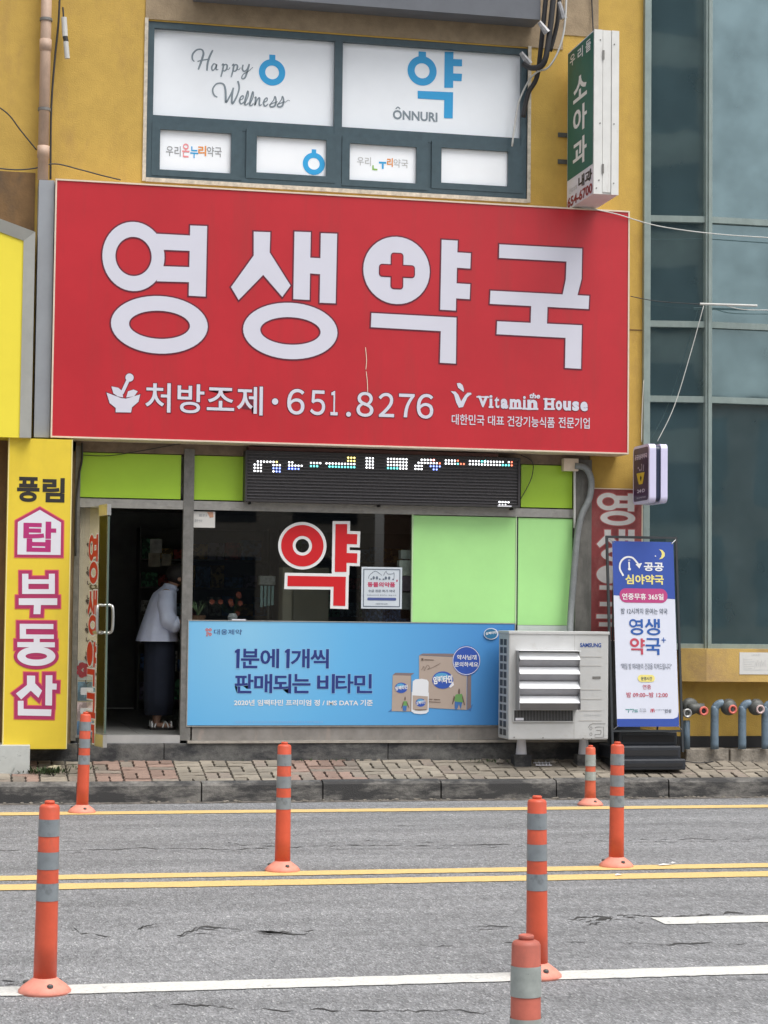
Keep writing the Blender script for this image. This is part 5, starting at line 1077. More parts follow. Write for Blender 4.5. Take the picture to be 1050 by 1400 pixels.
def zq(x, y):   # zoomed reading of the fabric -> metres on the fabric
    xl = 98+(106-98)*(y-35)/1315; xr = 527+(560-527)*(y-50)/1320; return ((x-xl)/(xr-xl)*Wd, Hd*(1-(y-38-(x-98)*0.035)/1320))
BLU = mat('royal_blue_fabric', (0.028, 0.075, 0.36), 0.5, var=0.04)
pr = Print(bp_, 0.003); pr.poly([(0, Hd), (Wd, Hd), (Wd, Hd*0.688), (0, Hd*0.705)]); pr.poly([(0, 0), (Wd, 0), (Wd, Hd*0.078), (Wd-0.01, Hd*0.052), (Wd-0.05, Hd*0.042), (0, Hd*0.042)]); pr.build('print', BLU, bs)
pr = Print(bp_, 0.004); a, c = zq(142, 480), zq(482, 395); pr.rrect(a[0], c[0], a[1], c[1]+0.006, (c[1]-a[1])/2); pr.build('print', mat('raspberry_print', (0.46, 0.05, 0.20), 0.5, var=0), bs)
def tq(pr, body, x0, x1, yt, yb, **k): a, c = zq(x0, yb), zq(x1, yb); t_ = zq(x0, yt); pr.text(body, a[0], c[0], a[1], t_[1], **k)
pr = Print(bp_, 0.005); tq(pr, '공공', 318, 457, 196, 258, off=0.03); tq(pr, '연중무휴 365일', 160, 455, 414, 460, off=0.02)
pr.stroke([zq(172, 290), zq(148, 240), zq(155, 190), zq(190, 158), zq(235, 160), zq(268, 195), zq(280, 215)], 0.016); pr.poly([zq(258, 208), zq(305, 200), zq(285, 240)]); pr.stroke([zq(213, 190), zq(214, 240)], 0.014, sm=False); pr.disc(zq(215, 242), 0.014, 0.012); pr.stroke([zq(206, 178), zq(222, 178)], 0.006, sm=False); pr.disc(zq(400, 152), 0.006, 0.006); pr.build('lettering', M_STWH, bs)
YP_ = mat('pale_yellow_print', (0.80, 0.70, 0.22), 0.5, var=0)
pr = Print(bp_, 0.005); tq(pr, '심야약국', 185, 458, 280, 350, off=0.03)
pr.poly([zq(*q) for q in [(425, 103), (450, 110), (466, 130), (466, 152), (450, 170), (425, 176), (440, 160), (446, 138), (440, 118)]]); a, c = zq(262, 1048), zq(385, 1002); pr.rrect(a[0], c[0], a[1], c[1], (c[1]-a[1])/2); pr.build('lettering', YP_, bs)
pr = Print(bp_, 0.0065); tq(pr, '밤 12시까지 문여는 약국', 150, 482, 520, 562, off=0.005); tq(pr, '운영시간', 284, 366, 1012, 1038, off=0.02); pr.stroke([zq(140, 925), zq(150, 915)], 0.002, sm=False)
tq(pr, '"매일 밤 여러분의 건강을 지켜드립니다"', 142, 508, 912, 955); tq(pr, '안성', 455, 502, 1246, 1272, off=0.02); tq(pr, '경기도', 270, 318, 1236, 1246); tq(pr, '약사회', 270, 318, 1250, 1262); tq(pr, '(사)대한약사회', 384, 450, 1245, 1256); pr.build('lettering', mat('dark_slate_print', (0.07, 0.09, 0.13), 0.5, var=0), bs)
BL2 = mat('blue_letter_print', (0.02, 0.10, 0.38), 0.5, var=0); RD2 = mat('rose_letter_print', (0.50, 0.06, 0.10), 0.5, var=0)
for G, M, x0, x1, y0, y1 in ((YEONG, BL2, 207, 306, 603, 713), (SAENG, BL2, 320, 428, 605, 718), (YAK, RD2, 210, 316, 740, 852), (GUK, BL2, 322, 428, 742, 858)):
    a, c = zq(x0, y1), zq(x1, y0); G2 = [g_ if g_[0] != 'disc' else ('ring', g_[1], g_[2], (g_[2][0]*0.5, g_[2][1]*0.5)) for g_ in G]
    pr = draw(Print(bp_, 0.005), G2, 0.0, (a[0], c[0], a[1], c[1])); pr.build('letter', M, bs)
pr = Print(bp_, 0.005); a = zq(453, 756); pr.poly([(a[0]-0.02, a[1]-0.004), (a[0]+0.02, a[1]-0.004), (a[0]+0.02, a[1]+0.004), (a[0]-0.02, a[1]+0.004)]); pr.poly([(a[0]-0.004, a[1]-0.022), (a[0]+0.004, a[1]-0.022), (a[0]+0.004, a[1]+0.022), (a[0]-0.004, a[1]+0.022)]); pr.build('emblem', BL2, bs)
pr = Print(bp_, 0.005); tq(pr, '연중', 297, 357, 1068, 1102, off=0.005); tq(pr, '밤 09:00~밤 12:00', 178, 478, 1118, 1154, off=0.01); pr.build('lettering', RD2, bs)
pr = Print(bp_, 0.005)
for x0 in (168, 200): pr.stroke([zq(x0, 1240), zq(x0+28, 1240), zq(x0+20, 1262)], 0.007, sm=False)
pr.stroke([zq(233, 1246), zq(258, 1246)], 0.006, sm=False); pr.stroke([zq(233, 1258), zq(258, 1258)], 0.007, sm=False); pr.build('emblem', mat('teal_green_print', (0.02, 0.25, 0.24), 0.5, var=0), bs)
pr = Print(bp_, 0.005)
for x0 in (352, 366): pr.stroke([zq(x0, 1266), zq(x0+3, 1242), zq(x0+10, 1242), zq(x0+12, 1266)], 0.006, sm=False)
pr.build('emblem', RD2, bs)
M_BS = mat('black_plastic_base', (0.028, 0.032, 0.04), 0.4, var=0.2, vscale=15)
for px0, px1, pyt, pyb, ya, yb in ((846, 926, 1000, 1019, -0.38, -0.12), (838, 931, 1020, 1038, -0.50, -0.10), (846, 938, 1038, 1053, -0.58, -0.06)):
    x0, x1 = X(px0, 1030, ya), X(px1, 1030, ya); b = B(); b.box(x0, x1, ya, yb, Z(pyb, 888, ya), Z(pyt, 888, ya), bev=0.012)
    o = b.build('base_block', M_BS, bs)
    b = B(); b.box(x0+0.03, x1-0.03, ya-0.006, ya+0.003, Z(pyb, 888, ya)+0.03, Z(pyt, 888, ya)-0.035); b.build('base_rib', M_DARK, o)
b = B(); b.tube([bp_(fu0+0.08, fv1-0.10, -0.035), (ox+fu0+0.12, -0.08, sidewalk_z(-0.08))], 0.009, 6); b.tube([bp_(fu1-0.08, fv1-0.10, -0.035), (ox+fu1-0.12, -0.08, sidewalk_z(-0.08))], 0.009, 6); b.build('rear_strut', M_FB, bs)
# ------------------------------------------------------------------ projecting signs
def solve_y(px, py, Xt):    # depth at which a sight line reaches a given X
    p = at(px, py, Xp=Xt); return p.y
Xc = at(775.5, 170, Y=-0.12).x; Yo = solve_y(811.5, 150, Xc)
zc1, zc0 = at(811.5, 40, Y=Yo).z, at(811.5, 265, Y=Yo).z
cs = thing('clinic_sign', 'slim green and white clinic sign box projecting from the wall at right of the window', 'sign', (Xc+0.1, -0.1, zc0))
XcR = at(846, 150, Y=Yo).x; M_CW = mat('painted_white_box', (0.72, 0.72, 0.70), 0.45, var=0.06, vscale=6, stain=((0.5, 0.47, 0.42), 5, 0.6, 0.8, (3, 1, 0.6)))
b = B(); b.box(Xc+0.004, XcR, Yo+0.01, -0.12, zc0+0.004, zc1-0.004); b.build('box', M_CW, cs)
for i in range(3): x0 = Xc+(XcR-Xc)*(0, 0.36, 0.70)[i]; x1 = Xc+(XcR-Xc)*(0.345, 0.69, 1.0)[i]; b = B(); b.box(x0+0.002, x1-0.001, Yo-(0.006 if i != 1 else 0), Yo+0.01, zc0+(0 if i != 1 else 0.02), zc1); b.build('front_strip', M_CW, cs)
for zz in (zc1-0.22, zc0+0.22): b = B(); b.box(Xc+(XcR-Xc)*0.33, Xc+(XcR-Xc)*0.40, Yo-0.016, Yo-0.006, zz-0.04, zz+0.04); b.build('hinge', M_ALUD, cs)
for u, zz in ((.25, zc1-.09), (.8, zc1-.12), (.25, (zc0+zc1)/2-.1), (.8, (zc0+zc1)/2-.1), (.22, zc0+.12), (.12, zc0+.05), (.8, zc0+.1)): b = B(); b.lathe([(0.006, -0.004), (0.006, 0.002)], (Xc+(XcR-Xc)*u, Yo-0.007, zz), 'Y', 8); b.build('screw', M_ALUD, cs)
cp = Plane((Xc+0.004, -0.12, 0), (0, -1, 0), (0, 0, 1), (-1, 0, 0)); cw_ = -0.12-Yo; ch_ = zc1-zc0
pr = Print(cp, 0.002); pr.poly([(0, zc0+0.004), (cw_-0.01, zc0+0.004), (cw_-0.01, zc1-0.004), (0, zc1-0.004)]); pr.build('face', M_PALE, cs)
pr = Print(cp, 0.004); zg_ = zc0+ch_*0.185; pr.poly([(0.012, zg_), (cw_-0.012, zg_), (cw_-0.012, zc1-0.015), (0.012, zc1-0.015)]); pr.build('green_field', mat('deep_green_sheet', (0.012, 0.13, 0.10), 0.5, var=0.1), cs)
pr = Print(cp, 0.006); hh = ch_/1000
def V(v): return zc0+ch_*v
W3 = cw_
for i, t_ in enumerate('우리들'): pr.text(t_, W3*(0.10+0.30*i), W3*(0.10+0.30*i)+W3*0.20, V(0.895), V(0.965), off=0.02)
for t_, v0, v1 in (('소', .64, .79), ('아', .44, .60), ('과', .235, .40)): pr.text(t_, W3*0.24, W3*0.76, V(v0), V(v1), off=0.028)
pr.build('lettering', M_STWH, cs)
pr = Print(cp, 0.005); pr.text('내과', W3*0.45, W3*0.96, V(.09), V(.165), off=0.03); pr.build('lettering', M_BLK, cs)
pr = Print(cp, 0.005); pr.text('654-6700', W3*0.03, W3*0.97, V(.012), V(.075), off=0.03); pr.build('lettering', mat('maroon_print', (0.28, 0.02, 0.03), 0.5, var=0), cs)
pr = Print(cp, 0.005); pr.text('진료과목', W3*0.10, W3*0.40, V(.095), V(.125), off=0.0); pr.build('lettering', LG2, cs)
for zz in (V(.50), V(.33)): b = B(); b.box(Xc+0.04, Xc+0.08, -0.12, 0, zz-0.012, zz+0.012); b.box(Xc-0.05, Xc+0.12, -0.012, 0.0, zz-0.02, zz+0.02); b.build('bracket', M_IRON, cs)
Xn = at(866.5, 650, Y=-0.16).x; Yn = solve_y(888, 650, Xn); zn1, zn0 = at(888, 606, Y=Yn).z, at(888, 687, Y=Yn).z
ns = thing('night_pharmacy_sign', 'small rounded purple and white double box light sign by the glass facade', 'sign', (Xn+0.1, -0.1, zn0))
wS = at(897, 650, Y=Yn).x-Xn
def rslab(b, x0, x1, y0, y1, z0, z1, r):
    P = []
    for cy, cz, a in ((y1-r, z1-r, 0), (y0+r, z1-r, 90), (y0+r, z0+r, 180), (y1-r, z0+r, 270)):
        for k in range(7): t = math.radians(a+15*k); P.append((x0, cy+r*math.cos(t), cz+r*math.sin(t)))
    return b.prism(P, (x1-x0, 0, 0))
M_LAV = mat('lavender_white_plastic', (0.66, 0.64, 0.86), 0.35, var=0.02)
for x0 in (Xn, Xn+wS*1.75): b = B(); rslab(b, x0, x0+wS, Yn, -0.14, zn0, zn1, 0.05); b.build('shell', M_LAV, ns)
b = B(); rslab(b, Xn+wS+0.001, Xn+wS*1.75-0.001, Yn+0.015, -0.12, zn0+0.015, zn1-0.015, 0.04); b.build('core', mat('dark_blue_core', (0.02, 0.03, 0.07), 0.4), ns)
b = B(); b.box(Xn+wS*1.1, Xn+wS*1.6, -0.12, 0, (zn0+zn1)/2-0.03, (zn0+zn1)/2+0.03); b.build('bracket', M_IRON, ns)
np_ = Plane((Xn, -0.14, 0), (0, -1, 0), (0, 0, 1), (-1, 0, 0)); nw = -0.14-Yn; nh = zn1-zn0
pr = Print(np_, 0.001); pr.rrect(nw*0.05, nw*0.93, zn0+nh*0.05, zn1-nh*0.045, 0.03); pr.build('face', mat('dark_purple_face', (0.035, 0.02, 0.085), 0.35, var=0), ns)
pr = Print(np_, 0.003); pr.text('공공심야약국', nw*.12, nw*.88, zn0+nh*.76, zn0+nh*.85, off=0.03); pr.stroke([(nw*.5, zn0+nh*.56), (nw*.56, zn0+nh*.62), (nw*.54, zn0+nh*.68)], 0.008); pr.stroke([(nw*.64, zn0+nh*.55), (nw*.67, zn0+nh*.66)], 0.010, sm=False)
for u, v in ((.34, .62), (.44, .58)): pr.disc((nw*u, zn0+nh*v), 0.010, 0.010)
pr.text('24·D', nw*.28, nw*.74, zn0+nh*.19, zn0+nh*.25, off=0.02); pr.text('보건복지부', nw*.25, nw*.8, zn0+nh*.09, zn0+nh*.12); pr.build('lettering', mat('soft_pink_print', (0.72, 0.62, 0.78), 0.5, var=0), ns)
pr = Print(np_, 0.003); pr.poly([(nw*.24, zn0+nh*.53), (nw*.72, zn0+nh*.53), (nw*.64, zn0+nh*.38), (nw*.60, zn0+nh*.335), (nw*.38, zn0+nh*.335), (nw*.32, zn0+nh*.40)]); pr.build('emblem', mat('amber_print', (0.75, 0.50, 0.05), 0.5, var=0), ns)
pr = Print(np_, 0.004); pr.poly([(nw*.50, zn0+nh*.49), (nw*.55, zn0+nh*.44), (nw*.50, zn0+nh*.38), (nw*.45, zn0+nh*.44)]); pr.build('emblem', M_BLK, ns)
# ------------------------------------------------------------------ glass facade building at right
GB = thing('glass_building', 'building corner with tall grey-green framed tinted glass over a mustard plinth', 'building', (8.5, -0.1, 0.4))
gY = -0.02; gx_ = [X(883, 600, gY), X(967, 600, -0.10), 7.9, 9.3, 10.8]; zlv = [1.30, Z(548, 1000, -0.08), Z(446, 1000, -0.08), Z(303, 1000, -0.08), 7.6]
zS = Z(884, 930, -0.05)
zlv[0] = zS
gy_ = [gY+0.02, -0.09, -0.09, -0.09, -0.09]
def bay(i, nm, M, x_in0, x_in1, z0, z1, w0, w1):
    x0, x1, y0, y1 = gx_[i], gx_[i+1], gy_[i], gy_[i+1]; f0 = x_in0/(x1-x0); f1 = 1-x_in1/(x1-x0)
    A = Vector((x0+(x1-x0)*f0, y0+(y1-y0)*f0, 0)); C = Vector((x0+(x1-x0)*f1, y0+(y1-y0)*f1, 0)); n_ = Vector((y1-y0, -(x1-x0), 0)).normalized()
    b = B(); b.prism([A+n_*w0+Vector((0, 0, z0)), C+n_*w0+Vector((0, 0, z0)), C+n_*w0+Vector((0, 0, z1)), A+n_*w0+Vector((0, 0, z1))], n_*(w1-w0)); return b.build(nm, M, GB)
for i in range(4):
    for k in range(4):
        bay(i, 'glass_pane', M_CGLASS, 0.03, 0.03, zlv[k]+0.028, zlv[k+1]-0.028, -0.02, -0.01)
    for k in range(4): bay(i, 'transom', M_GREENG, 0.026, 0.026, zlv[k]-0.028, zlv[k]+0.028, -0.015, 0.030)
for i, x in enumerate(gx_):
    w = 0.032
    b = B(); b.box(x-w, x+w, gy_[i]-0.045, gy_[i]+0.04, zS-0.04, 7.6, bev=0.004); b.build('mullion', M_GREENG, GB)
    if i: b = B(); b.box(x-0.010, x+0.010, gy_[i]-0.062, gy_[i]-0.046, zS-0.04, 7.6); b.build('mullion_cap', M_GREENG, GB)
b = B(); b.box(gx_[0]-0.04, 10.8, -0.02, 0.4, 0.2, zS-0.03); b.box(gx_[0], 10.8, 0.06, 0.2, zS-0.03, 7.6); b.build('wall', M_STUC, GB)
M_LEDGE = mat('ledge_stucco', (0.55, 0.37, 0.12), 0.9, var=0.08, vscale=6, bump=0.25, bscale=90, stain=((0.34, 0.22, 0.12), 3, 0.5, 0.75, (1, 1, 0.8)))
lx_ = X(966, 905, -0.22); b = B(); b.prism([(X(930, 905, -0.12), -0.12, 0), (lx_, -0.22, 0), (10.8, -0.22, 0), (10.8, -0.02, 0), (X(930, 905, -0.12), -0.02, 0)], (0, 0, 1)); 
zt_, zb2_ = Z(887, 1000, -0.2), Z(932, 1000, -0.2)
for v in b.bm.verts: v.co.z = zb2_ if v.co.z < 0.5 else zt_
b.build('ledge', M_LEDGE, GB)
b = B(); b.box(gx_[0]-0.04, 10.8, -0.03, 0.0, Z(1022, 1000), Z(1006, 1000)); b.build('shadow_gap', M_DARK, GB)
x = X(935, 1030, -0.12); k = 0
while x < 10.6:
    w = (0.42, 0.55, 0.9, 0.6)[k % 4]; b = B(); b.box(x, x+w-0.012, -0.17-0.01*(k % 2), -0.02, 0.15, Z(1023, 1000, -0.15)-0.006*(k % 2), bev=0.012); b.build('plinth_stone', M_CONC, GB); x += w; k += 1
o = sheet('plan_notice', 'white sheet with a pale line drawing fixed on the ledge at right', 'notice', X(1011, 908, -0.222), X(1056, 908, -0.222), Z(922, 1030, -0.222), Z(892, 1030, -0.222), -0.222, mat('plan_paper', (0.66, 0.66, 0.64), 0.6, var=0.04))
pr = Print(front(-0.224)); rn = random.Random(5); x0, x1, z0, z1 = X(1014, 908, -0.224), X(1054, 908, -0.224), Z(919, 1030, -0.224), Z(895, 1030, -0.224)
pr.stroke([(x0+.02, z1-.03), (x0+.02, z0+.02), (x1-.02, z0+.02)], 0.002, sm=False)
for i in range(5): zz = z0+0.03+i*0.02; pr.stroke([(x0+.02, zz), (x0+0.10+0.02*(i % 2), zz+0.004)], 0.002, sm=False)
for i in range(6): pr.stroke([(x0+0.12+i*0.018, z0+0.03+0.02*(i % 3)), (x0+0.135+i*0.018, z0+0.09+0.02*(i % 2)), (x0+0.14+i*0.018, z0+0.05)], 0.0018)
pr.text('소방 안내도', (x0+x1)/2-0.05, (x0+x1)/2+0.04, z1-0.008, z1+0.004); pr.build('print', LG2, o)
# fire brigade inlets: four risers with coupling heads
def head(px, py, r_=0.070): p = at(px, py, Y=-0.25); return p.x, p.z
FC = [('leftmost blue-grey fire riser with steel and pink couplings next to the banner stand', 938.5, None), ('second blue-grey fire riser with one salmon red coupling', 977, 0), ('third blue-grey fire riser with one pale pink coupling', 1014.7, 1), ('fourth blue-grey fire riser cut by the photo edge', 1046.5, 2)]
for i, (lb, px, kind) in enumerate(FC):
    x = X(px, 1000, -0.22); zb3 = Z(1024, 1000, -0.22); r0 = 0.036
    t = thing('fire_riser', lb, 'fire riser', (x, -0.22, zb3), 'fire brigade riser pipes along the plinth')
    ztop = Z(975 if i else 985, 1000, -0.22)
    if i == 0:
        b = B(); b.tube([(x, -0.22, zb3), (x, -0.22, ztop)], 0.032, 14); b.build('riser_pipe', M_BPIPE, t, True)
        hx_, hz_ = X(944, 967, -0.24), Z(966, 944, -0.24)
        b = B(); b.lathe([(0.075, -0.20), (0.078, -0.22), (0.074, -0.25), (0.05, -0.27)], (hx_, 0, hz_), 'Y', 20); b.build('head_body', M_IRON, t, True)
        b = B(); b.tube([(hx_-0.03, -0.25, hz_-0.01), (hx_+0.02, -0.27, hz_-0.015), (hx_+0.11, -0.30, hz_-0.005)], [0.045, 0.048, 0.036], 14); b.build('branch', M_IRON, t, True)
        for (cx, cy, M, rr, ang) in ((939, 975, M_STEELC, 0.040, -0.25), (961.5, 972, M_PINKC, 0.040, 0.5)):
            c = at(cx, cy, Y=-0.34); d = Vector((math.sin(ang)*0.5, -1, 0)).normalized()
            b = B(); b.tube([c-d*0.06, c], rr*0.9, 16); b.build('neck', M_IRON, t, True)
            b = B(); b.lathe([(rr, 0), (rr+0.002, -0.018), (rr*0.9, -0.024), (rr*0.62, -0.022), (rr*0.55, -0.006)], c, 'Y', 20); b.build('coupling', M, t, True)
            b = B(); b.lathe([(rr*0.54, -0.008), (rr*0.2, -0.013)], c, 'Y', 12); b.build('plug', M_DARK if M is M_PINKC else M_IRON, t)
    else:
        zt4 = Z(968, 1000, -0.22)
        P = smooth_path([(x, -0.22, zb3), (x, -0.22, zt4-0.04), (x+0.008, -0.22, zt4+0.005), (x+0.035, -0.225, zt4+0.035), (x+0.075, -0.23, zt4+0.042)], 5)
        b = B(); b.tube(P, r0, 16); b.build('riser_pipe', M_BPIPE, t, True)
        c = Vector((x+0.125, -0.24, zt4+0.010)); rr = 0.074
        b = B(); b.lathe([(rr*0.9, 0.03), (rr, 0.012), (rr, -0.01), (rr*0.82, -0.035), (0.052, -0.05)], c, 'Y', 22); b.build('head_body', M_IRON, t, True)
        c2 = c+Vector((0.012, -0.05, -0.018)); M = (M_PINKC, M_PALEC, M_STEELC)[kind]
        b = B(); b.tube([c, c2], 0.046, 16); b.build('neck', M_IRON, t, True)
        b = B(); b.lathe([(0.040, 0), (0.041, -0.018), (0.036, -0.024), (0.025, -0.022), (0.022, -0.008)], c2, 'Y', 20); b.build('coupling', M, t, True)
        b = B(); b.lathe([(0.021, -0.010), (0.008, -0.014)], c2, 'Y', 12); b.box(c2.x-0.004, c2.x+0.004, c2.y-0.022, c2.y-0.012, c2.z-0.016, c2.z+0.016); b.build('plug', M_IRON, t)
# ------------------------------------------------------------------ pipes, conduits and cables
dp = thing('drain_pipe', 'beige drain pipe running down the wall at upper left', 'drain pipe', (X(62, 120, -0.10), -0.10, 4.2))
xd = (X(62, 10, -0.10)+X(60, 240, -0.10))/2
b = B(); b.lathe([(0.045, Z(246, 60, -0.1)), (0.045, 7.6)], (xd, -0.10, 0), n=20); b.build('pipe', M_PVC, dp, True)
for py in (62, 208): zz = Z(py, 62, -0.10); b = B(); b.lathe([(0.051, zz-0.05), (0.051, zz+0.05)], (xd, -0.10, 0), n=20); b.build('sleeve', M_PVC, dp, True)
for py in (62-35, 150): zz = Z(py, 62, -0.10); b = B(); b.lathe([(0.054, zz-0.012), (0.054, zz+0.012)], (xd, -0.10, 0), n=20); b.box(xd-0.012, xd+0.012, -0.06, 0, zz-0.012, zz+0.012); b.build('clamp', M_ALUD, dp)
def cable(name, label, pts, r, M=None, k=6, cat='cable'):
    b = B(); b.tube(smooth_path([at(px, py, Y=Y) for px, py, Y in pts], k), r, 6); return tag(b.build(name, M or M_BLACK, None, True), label, cat)
cable('cable', 'dark cable following the drain pipe down its right side', [(82, -20, -0.06), (80, 30, -0.06), (75, 80, -0.06), (70, 150, -0.06), (69, 245, -0.06)], 0.010)
cable('cable', 'thin slack wire from the left edge to the drain pipe', [(-20, 135, -0.15), (10, 155, -0.12), (28, 178, -0.10), (50, 205, -0.08)], 0.006)
cable('cable', 'low slack wire from the left edge under the pipe to the red sign', [(-20, 228, -0.15), (20, 232, -0.12), (48, 230, -0.1), (75, 224, -0.08), (110, 232, -0.06), (140, 240, -0.05), (165, 246, -0.08)], 0.006)
sp_ = thing('splice_box', 'small white and black cable splice hanging right of the drain pipe', 'connector', at(87, 40, Y=-0.10))
b = B(); b.tube([at(86, 10, Y=-.1), at(87.5, 33, Y=-.1)], 0.008, 6); b.build('lead', M_BLACK, sp_); b = B(); b.tube([at(87.5, 24, Y=-.1), at(89, 50, Y=-.1)], 0.024, 10); b.build('upper_sleeve', M_WCAB, sp_)
b = B(); b.tube([at(89, 50, Y=-.1), at(90.5, 57, Y=-.1)], 0.022, 10); b.build('joint', M_BLACK, sp_); b = B(); b.tube([at(90, 57, Y=-.1), at(92, 80, Y=-.1)], 0.022, 10); b.build('lower_sleeve', M_WCAB, sp_)
cable('cable', 'thick black cable dropping from the top then curling to the window frame', [(758, -20, -0.35), (752, 40, -0.33), (744, 85, -0.30), (728, 93, -0.20), (716, 88, -0.08)], 0.026)
cable('cable', 'thick black cable crossing down to the window corner', [(748, -20, -0.30), (740, 60, -0.25), (734, 105, -0.12), (722, 128, -0.08), (715, 160, -0.06)], 0.022)
cable('cable', 'black cable behind the thick ones near the gray awning box', [(766, -20, -0.25), (762, 30, -0.25), (752, 70, -0.22)], 0.020)
cable('cable', 'pale grey cable curving with the black bundle to the window', [(775, -20, -0.38), (772, 35, -0.36), (764, 68, -0.34), (750, 92, -0.3), (735, 98, -0.2), (722, 112, -0.10), (708, 145, -0.06), (700, 200, -0.05)], 0.009, M_WCAB)
cable('cable', 'thin black wire running up the wall above the clinic sign', [(808, -20, -0.03), (810, 20, -0.03), (811, 42, -0.05)], 0.006)
for i, (pa, pb, lb) in enumerate([((737, 30), (748, 45), 'silver tape wrap on the left cable of the bundle'), ((764, 3), (771, 26), 'silver tape wrap at the top of the cable bundle'), ((712, 72), (724, 88), 'grey tape wrap where the cable meets the window corner')]):
    b = B(); b.tube([at(*pa, Y=-0.34 if i < 2 else -0.09), at(*pb, Y=-0.34 if i < 2 else -0.09)], [0.02, 0.034], 8); tag(b.build('tape_wrap', mat('crinkled_foil', (0.35, 0.35, 0.36), 0.4, metal=0.4, var=0.3, vscale=40)), lb, 'tape')
cable('cable', 'long thin wire crossing the glass facade at upper right', [(790, 282, -0.32), (840, 292, -0.32), (900, 309, -0.30), (980, 320, -0.2), (1070, 326, -0.2)], 0.005, M_WCAB)
cable('cable', 'thin wire from the wall to the wire clamp on the glass facade', [(862, 405, -0.06), (900, 412, -0.12), (958, 416, -0.2)], 0.004)
cable('cable', 'pale wire drooping right from the clamp across the glass', [(960, 415, -0.2), (985, 416, -0.2), (1015, 423, -0.2), (1070, 424, -0.2)], 0.004, M_WCAB)
cable('cable', 'slender pale wire from the clamp down to the small light sign', [(962, 418, -0.2), (945, 480, -0.2), (922, 555, -0.22), (899, 603, -0.25)], 0.004, M_WCAB)
b = B(); b.tube([at(957, 415.5, Y=-0.2), at(1035, 418, Y=-0.2)], 0.011, 8); tag(b.build('wire_clamp', M_WCAB), 'pale rod clamp holding wires before the glass facade', 'clamp')
cable('cable', 'white flex running down beside the mullion above the small light sign', [(880, 520, -0.06), (878, 560, -0.06), (877, 604, -0.08)], 0.004, M_WCAB)
cable('cable', 'dark wire hanging over the lime panel at the right of the led board', [(712, 622, -0.03), (728, 632, -0.04), (726, 655, -0.04), (712, 682, -0.03)], 0.004)
cable('cable', 'thin wire sagging across the lime panel over the door', [(112, 622, -0.03), (150, 623, -0.04), (200, 615, -0.04), (260, 604, -0.05)], 0.004)
cable('cable', 'black cable beside the lime panel over the door frame', [(112, 605, -0.05), (112, 628, -0.05), (108, 650, -0.05), (104, 690, -0.05), (103, 760, -0.05)], 0.010)
cable('cable', 'black wire lying on the pavement right of the banner stand', [(936, 1040, -0.3), (945, 1042, -0.3), (958, 1043, -0.3), (975, 1041, -0.2)], 0.005)
cable('conduit', 'thick grey conduit curving from the sign down to the air conditioner', [(786, 637, -0.10), (800, 640, -0.10), (808, 655, -0.10), (806, 680, -0.10), (795, 705, -0.10), (789, 735, -0.10), (785, 780, -0.10), (781, 830, -0.10), (779, 868, -0.16)], 0.030, M_CONDU, cat='conduit')
cable('conduit', 'slim pale conduit stub beside the thick grey conduit', [(785.5, 640, -0.07), (785.5, 722, -0.07)], 0.012, M_WCAB, cat='conduit')
b = B(); b.box(X(770, 635, -0.08), X(790, 635, -0.08), -0.10, -0.03, Z(644, 780, -0.08), Z(627, 780, -0.08)); tag(b.build('junction_box', M_CREAM), 'small beige junction box at the top of the grey conduit', 'junction box')
# grey box edge at the very top
tb_ = thing('awning_box', 'dark grey box sign edge across the top of the picture', 'sign', (3.5, -0.3, 6.9))
b = B(); z_a = (Z(-3, 270, -0.26)+Z(21, 738, -0.26))/2; b.box(X(268, 5, -0.26), X(739, 10, -0.26), -0.26, -0.02, z_a, 7.6); b.build('casing', mat('dark_grey_sheet', (0.12, 0.13, 0.15), 0.5, var=0.1, vscale=4), tb_)
# ------------------------------------------------------------------ delineator posts
def post(name, label, X_, Y_, h, M1, M2, Mb, bands, rt=0.0405, rb=0.047, base=True, lean=(0, 0)):
    k = h/0.75; t = thing(name, label, 'delineator post', (X_, Y_, 0.0), 'orange delineator posts on the road')
    def R_(z): return rb+(rt-rb)*min(1, z/h)
    b = B(); n_ = 28
    b.lathe([(R_(0.03), 0.03), (R_(.2), .2*k), (R_(.4), .4*k), (rt, h-0.014), (rt-0.004, h-0.006), (rt-0.012, h-0.002), (0.018, h)], (X_, Y_, 0), n=n_); b.build('tube', M1, t, True)
    b = B(); b.lathe([(0.020, h-0.001), (0.021, h+0.010), (0.016, h+0.013), (0.012, h+0.006)], (X_, Y_, 0), n=16); b.build('cap_knob', M1 if Mb is not M_ORGB else M_ORG, t, True)
    for z0, z1 in bands:
        b = B(); b.lathe([(R_(z0)+0.0015, z0), (R_(z1)+0.0015, z1)], (X_, Y_, 0), n=n_)
        for f in list(b.bm.faces):
            if len(f.verts) > 4: b.bm.faces.remove(f)
        b.build('reflective_band', M2, t, True)
    b = B(); b.lathe([(0.104, 0.0), (0.105, 0.012), (0.088, 0.030), (0.066, 0.046), (0.050, 0.058), (0.046, 0.062)], (X_, Y_, 0), n=36); b.build('base', Mb, t, True)
    for a in (-1.35, 0.75, 2.8):
        c = Vector((X_+0.078*math.cos(a), Y_+0.078*math.sin(a), 0.036)); b = B(); b.lathe([(0.013, -0.002), (0.012, 0.006), (0.007, 0.010)], c, n=10); b.build('anchor_bolt', M_IRON, t)
    if lean != (0, 0): t.rotation_euler = (lean[0], lean[1], 0)
    return t
BD = [(0.622, 0.690), (0.491, 0.560), (0.366, 0.436)]
def gp(px, py): return at(px, py, Zp=0)
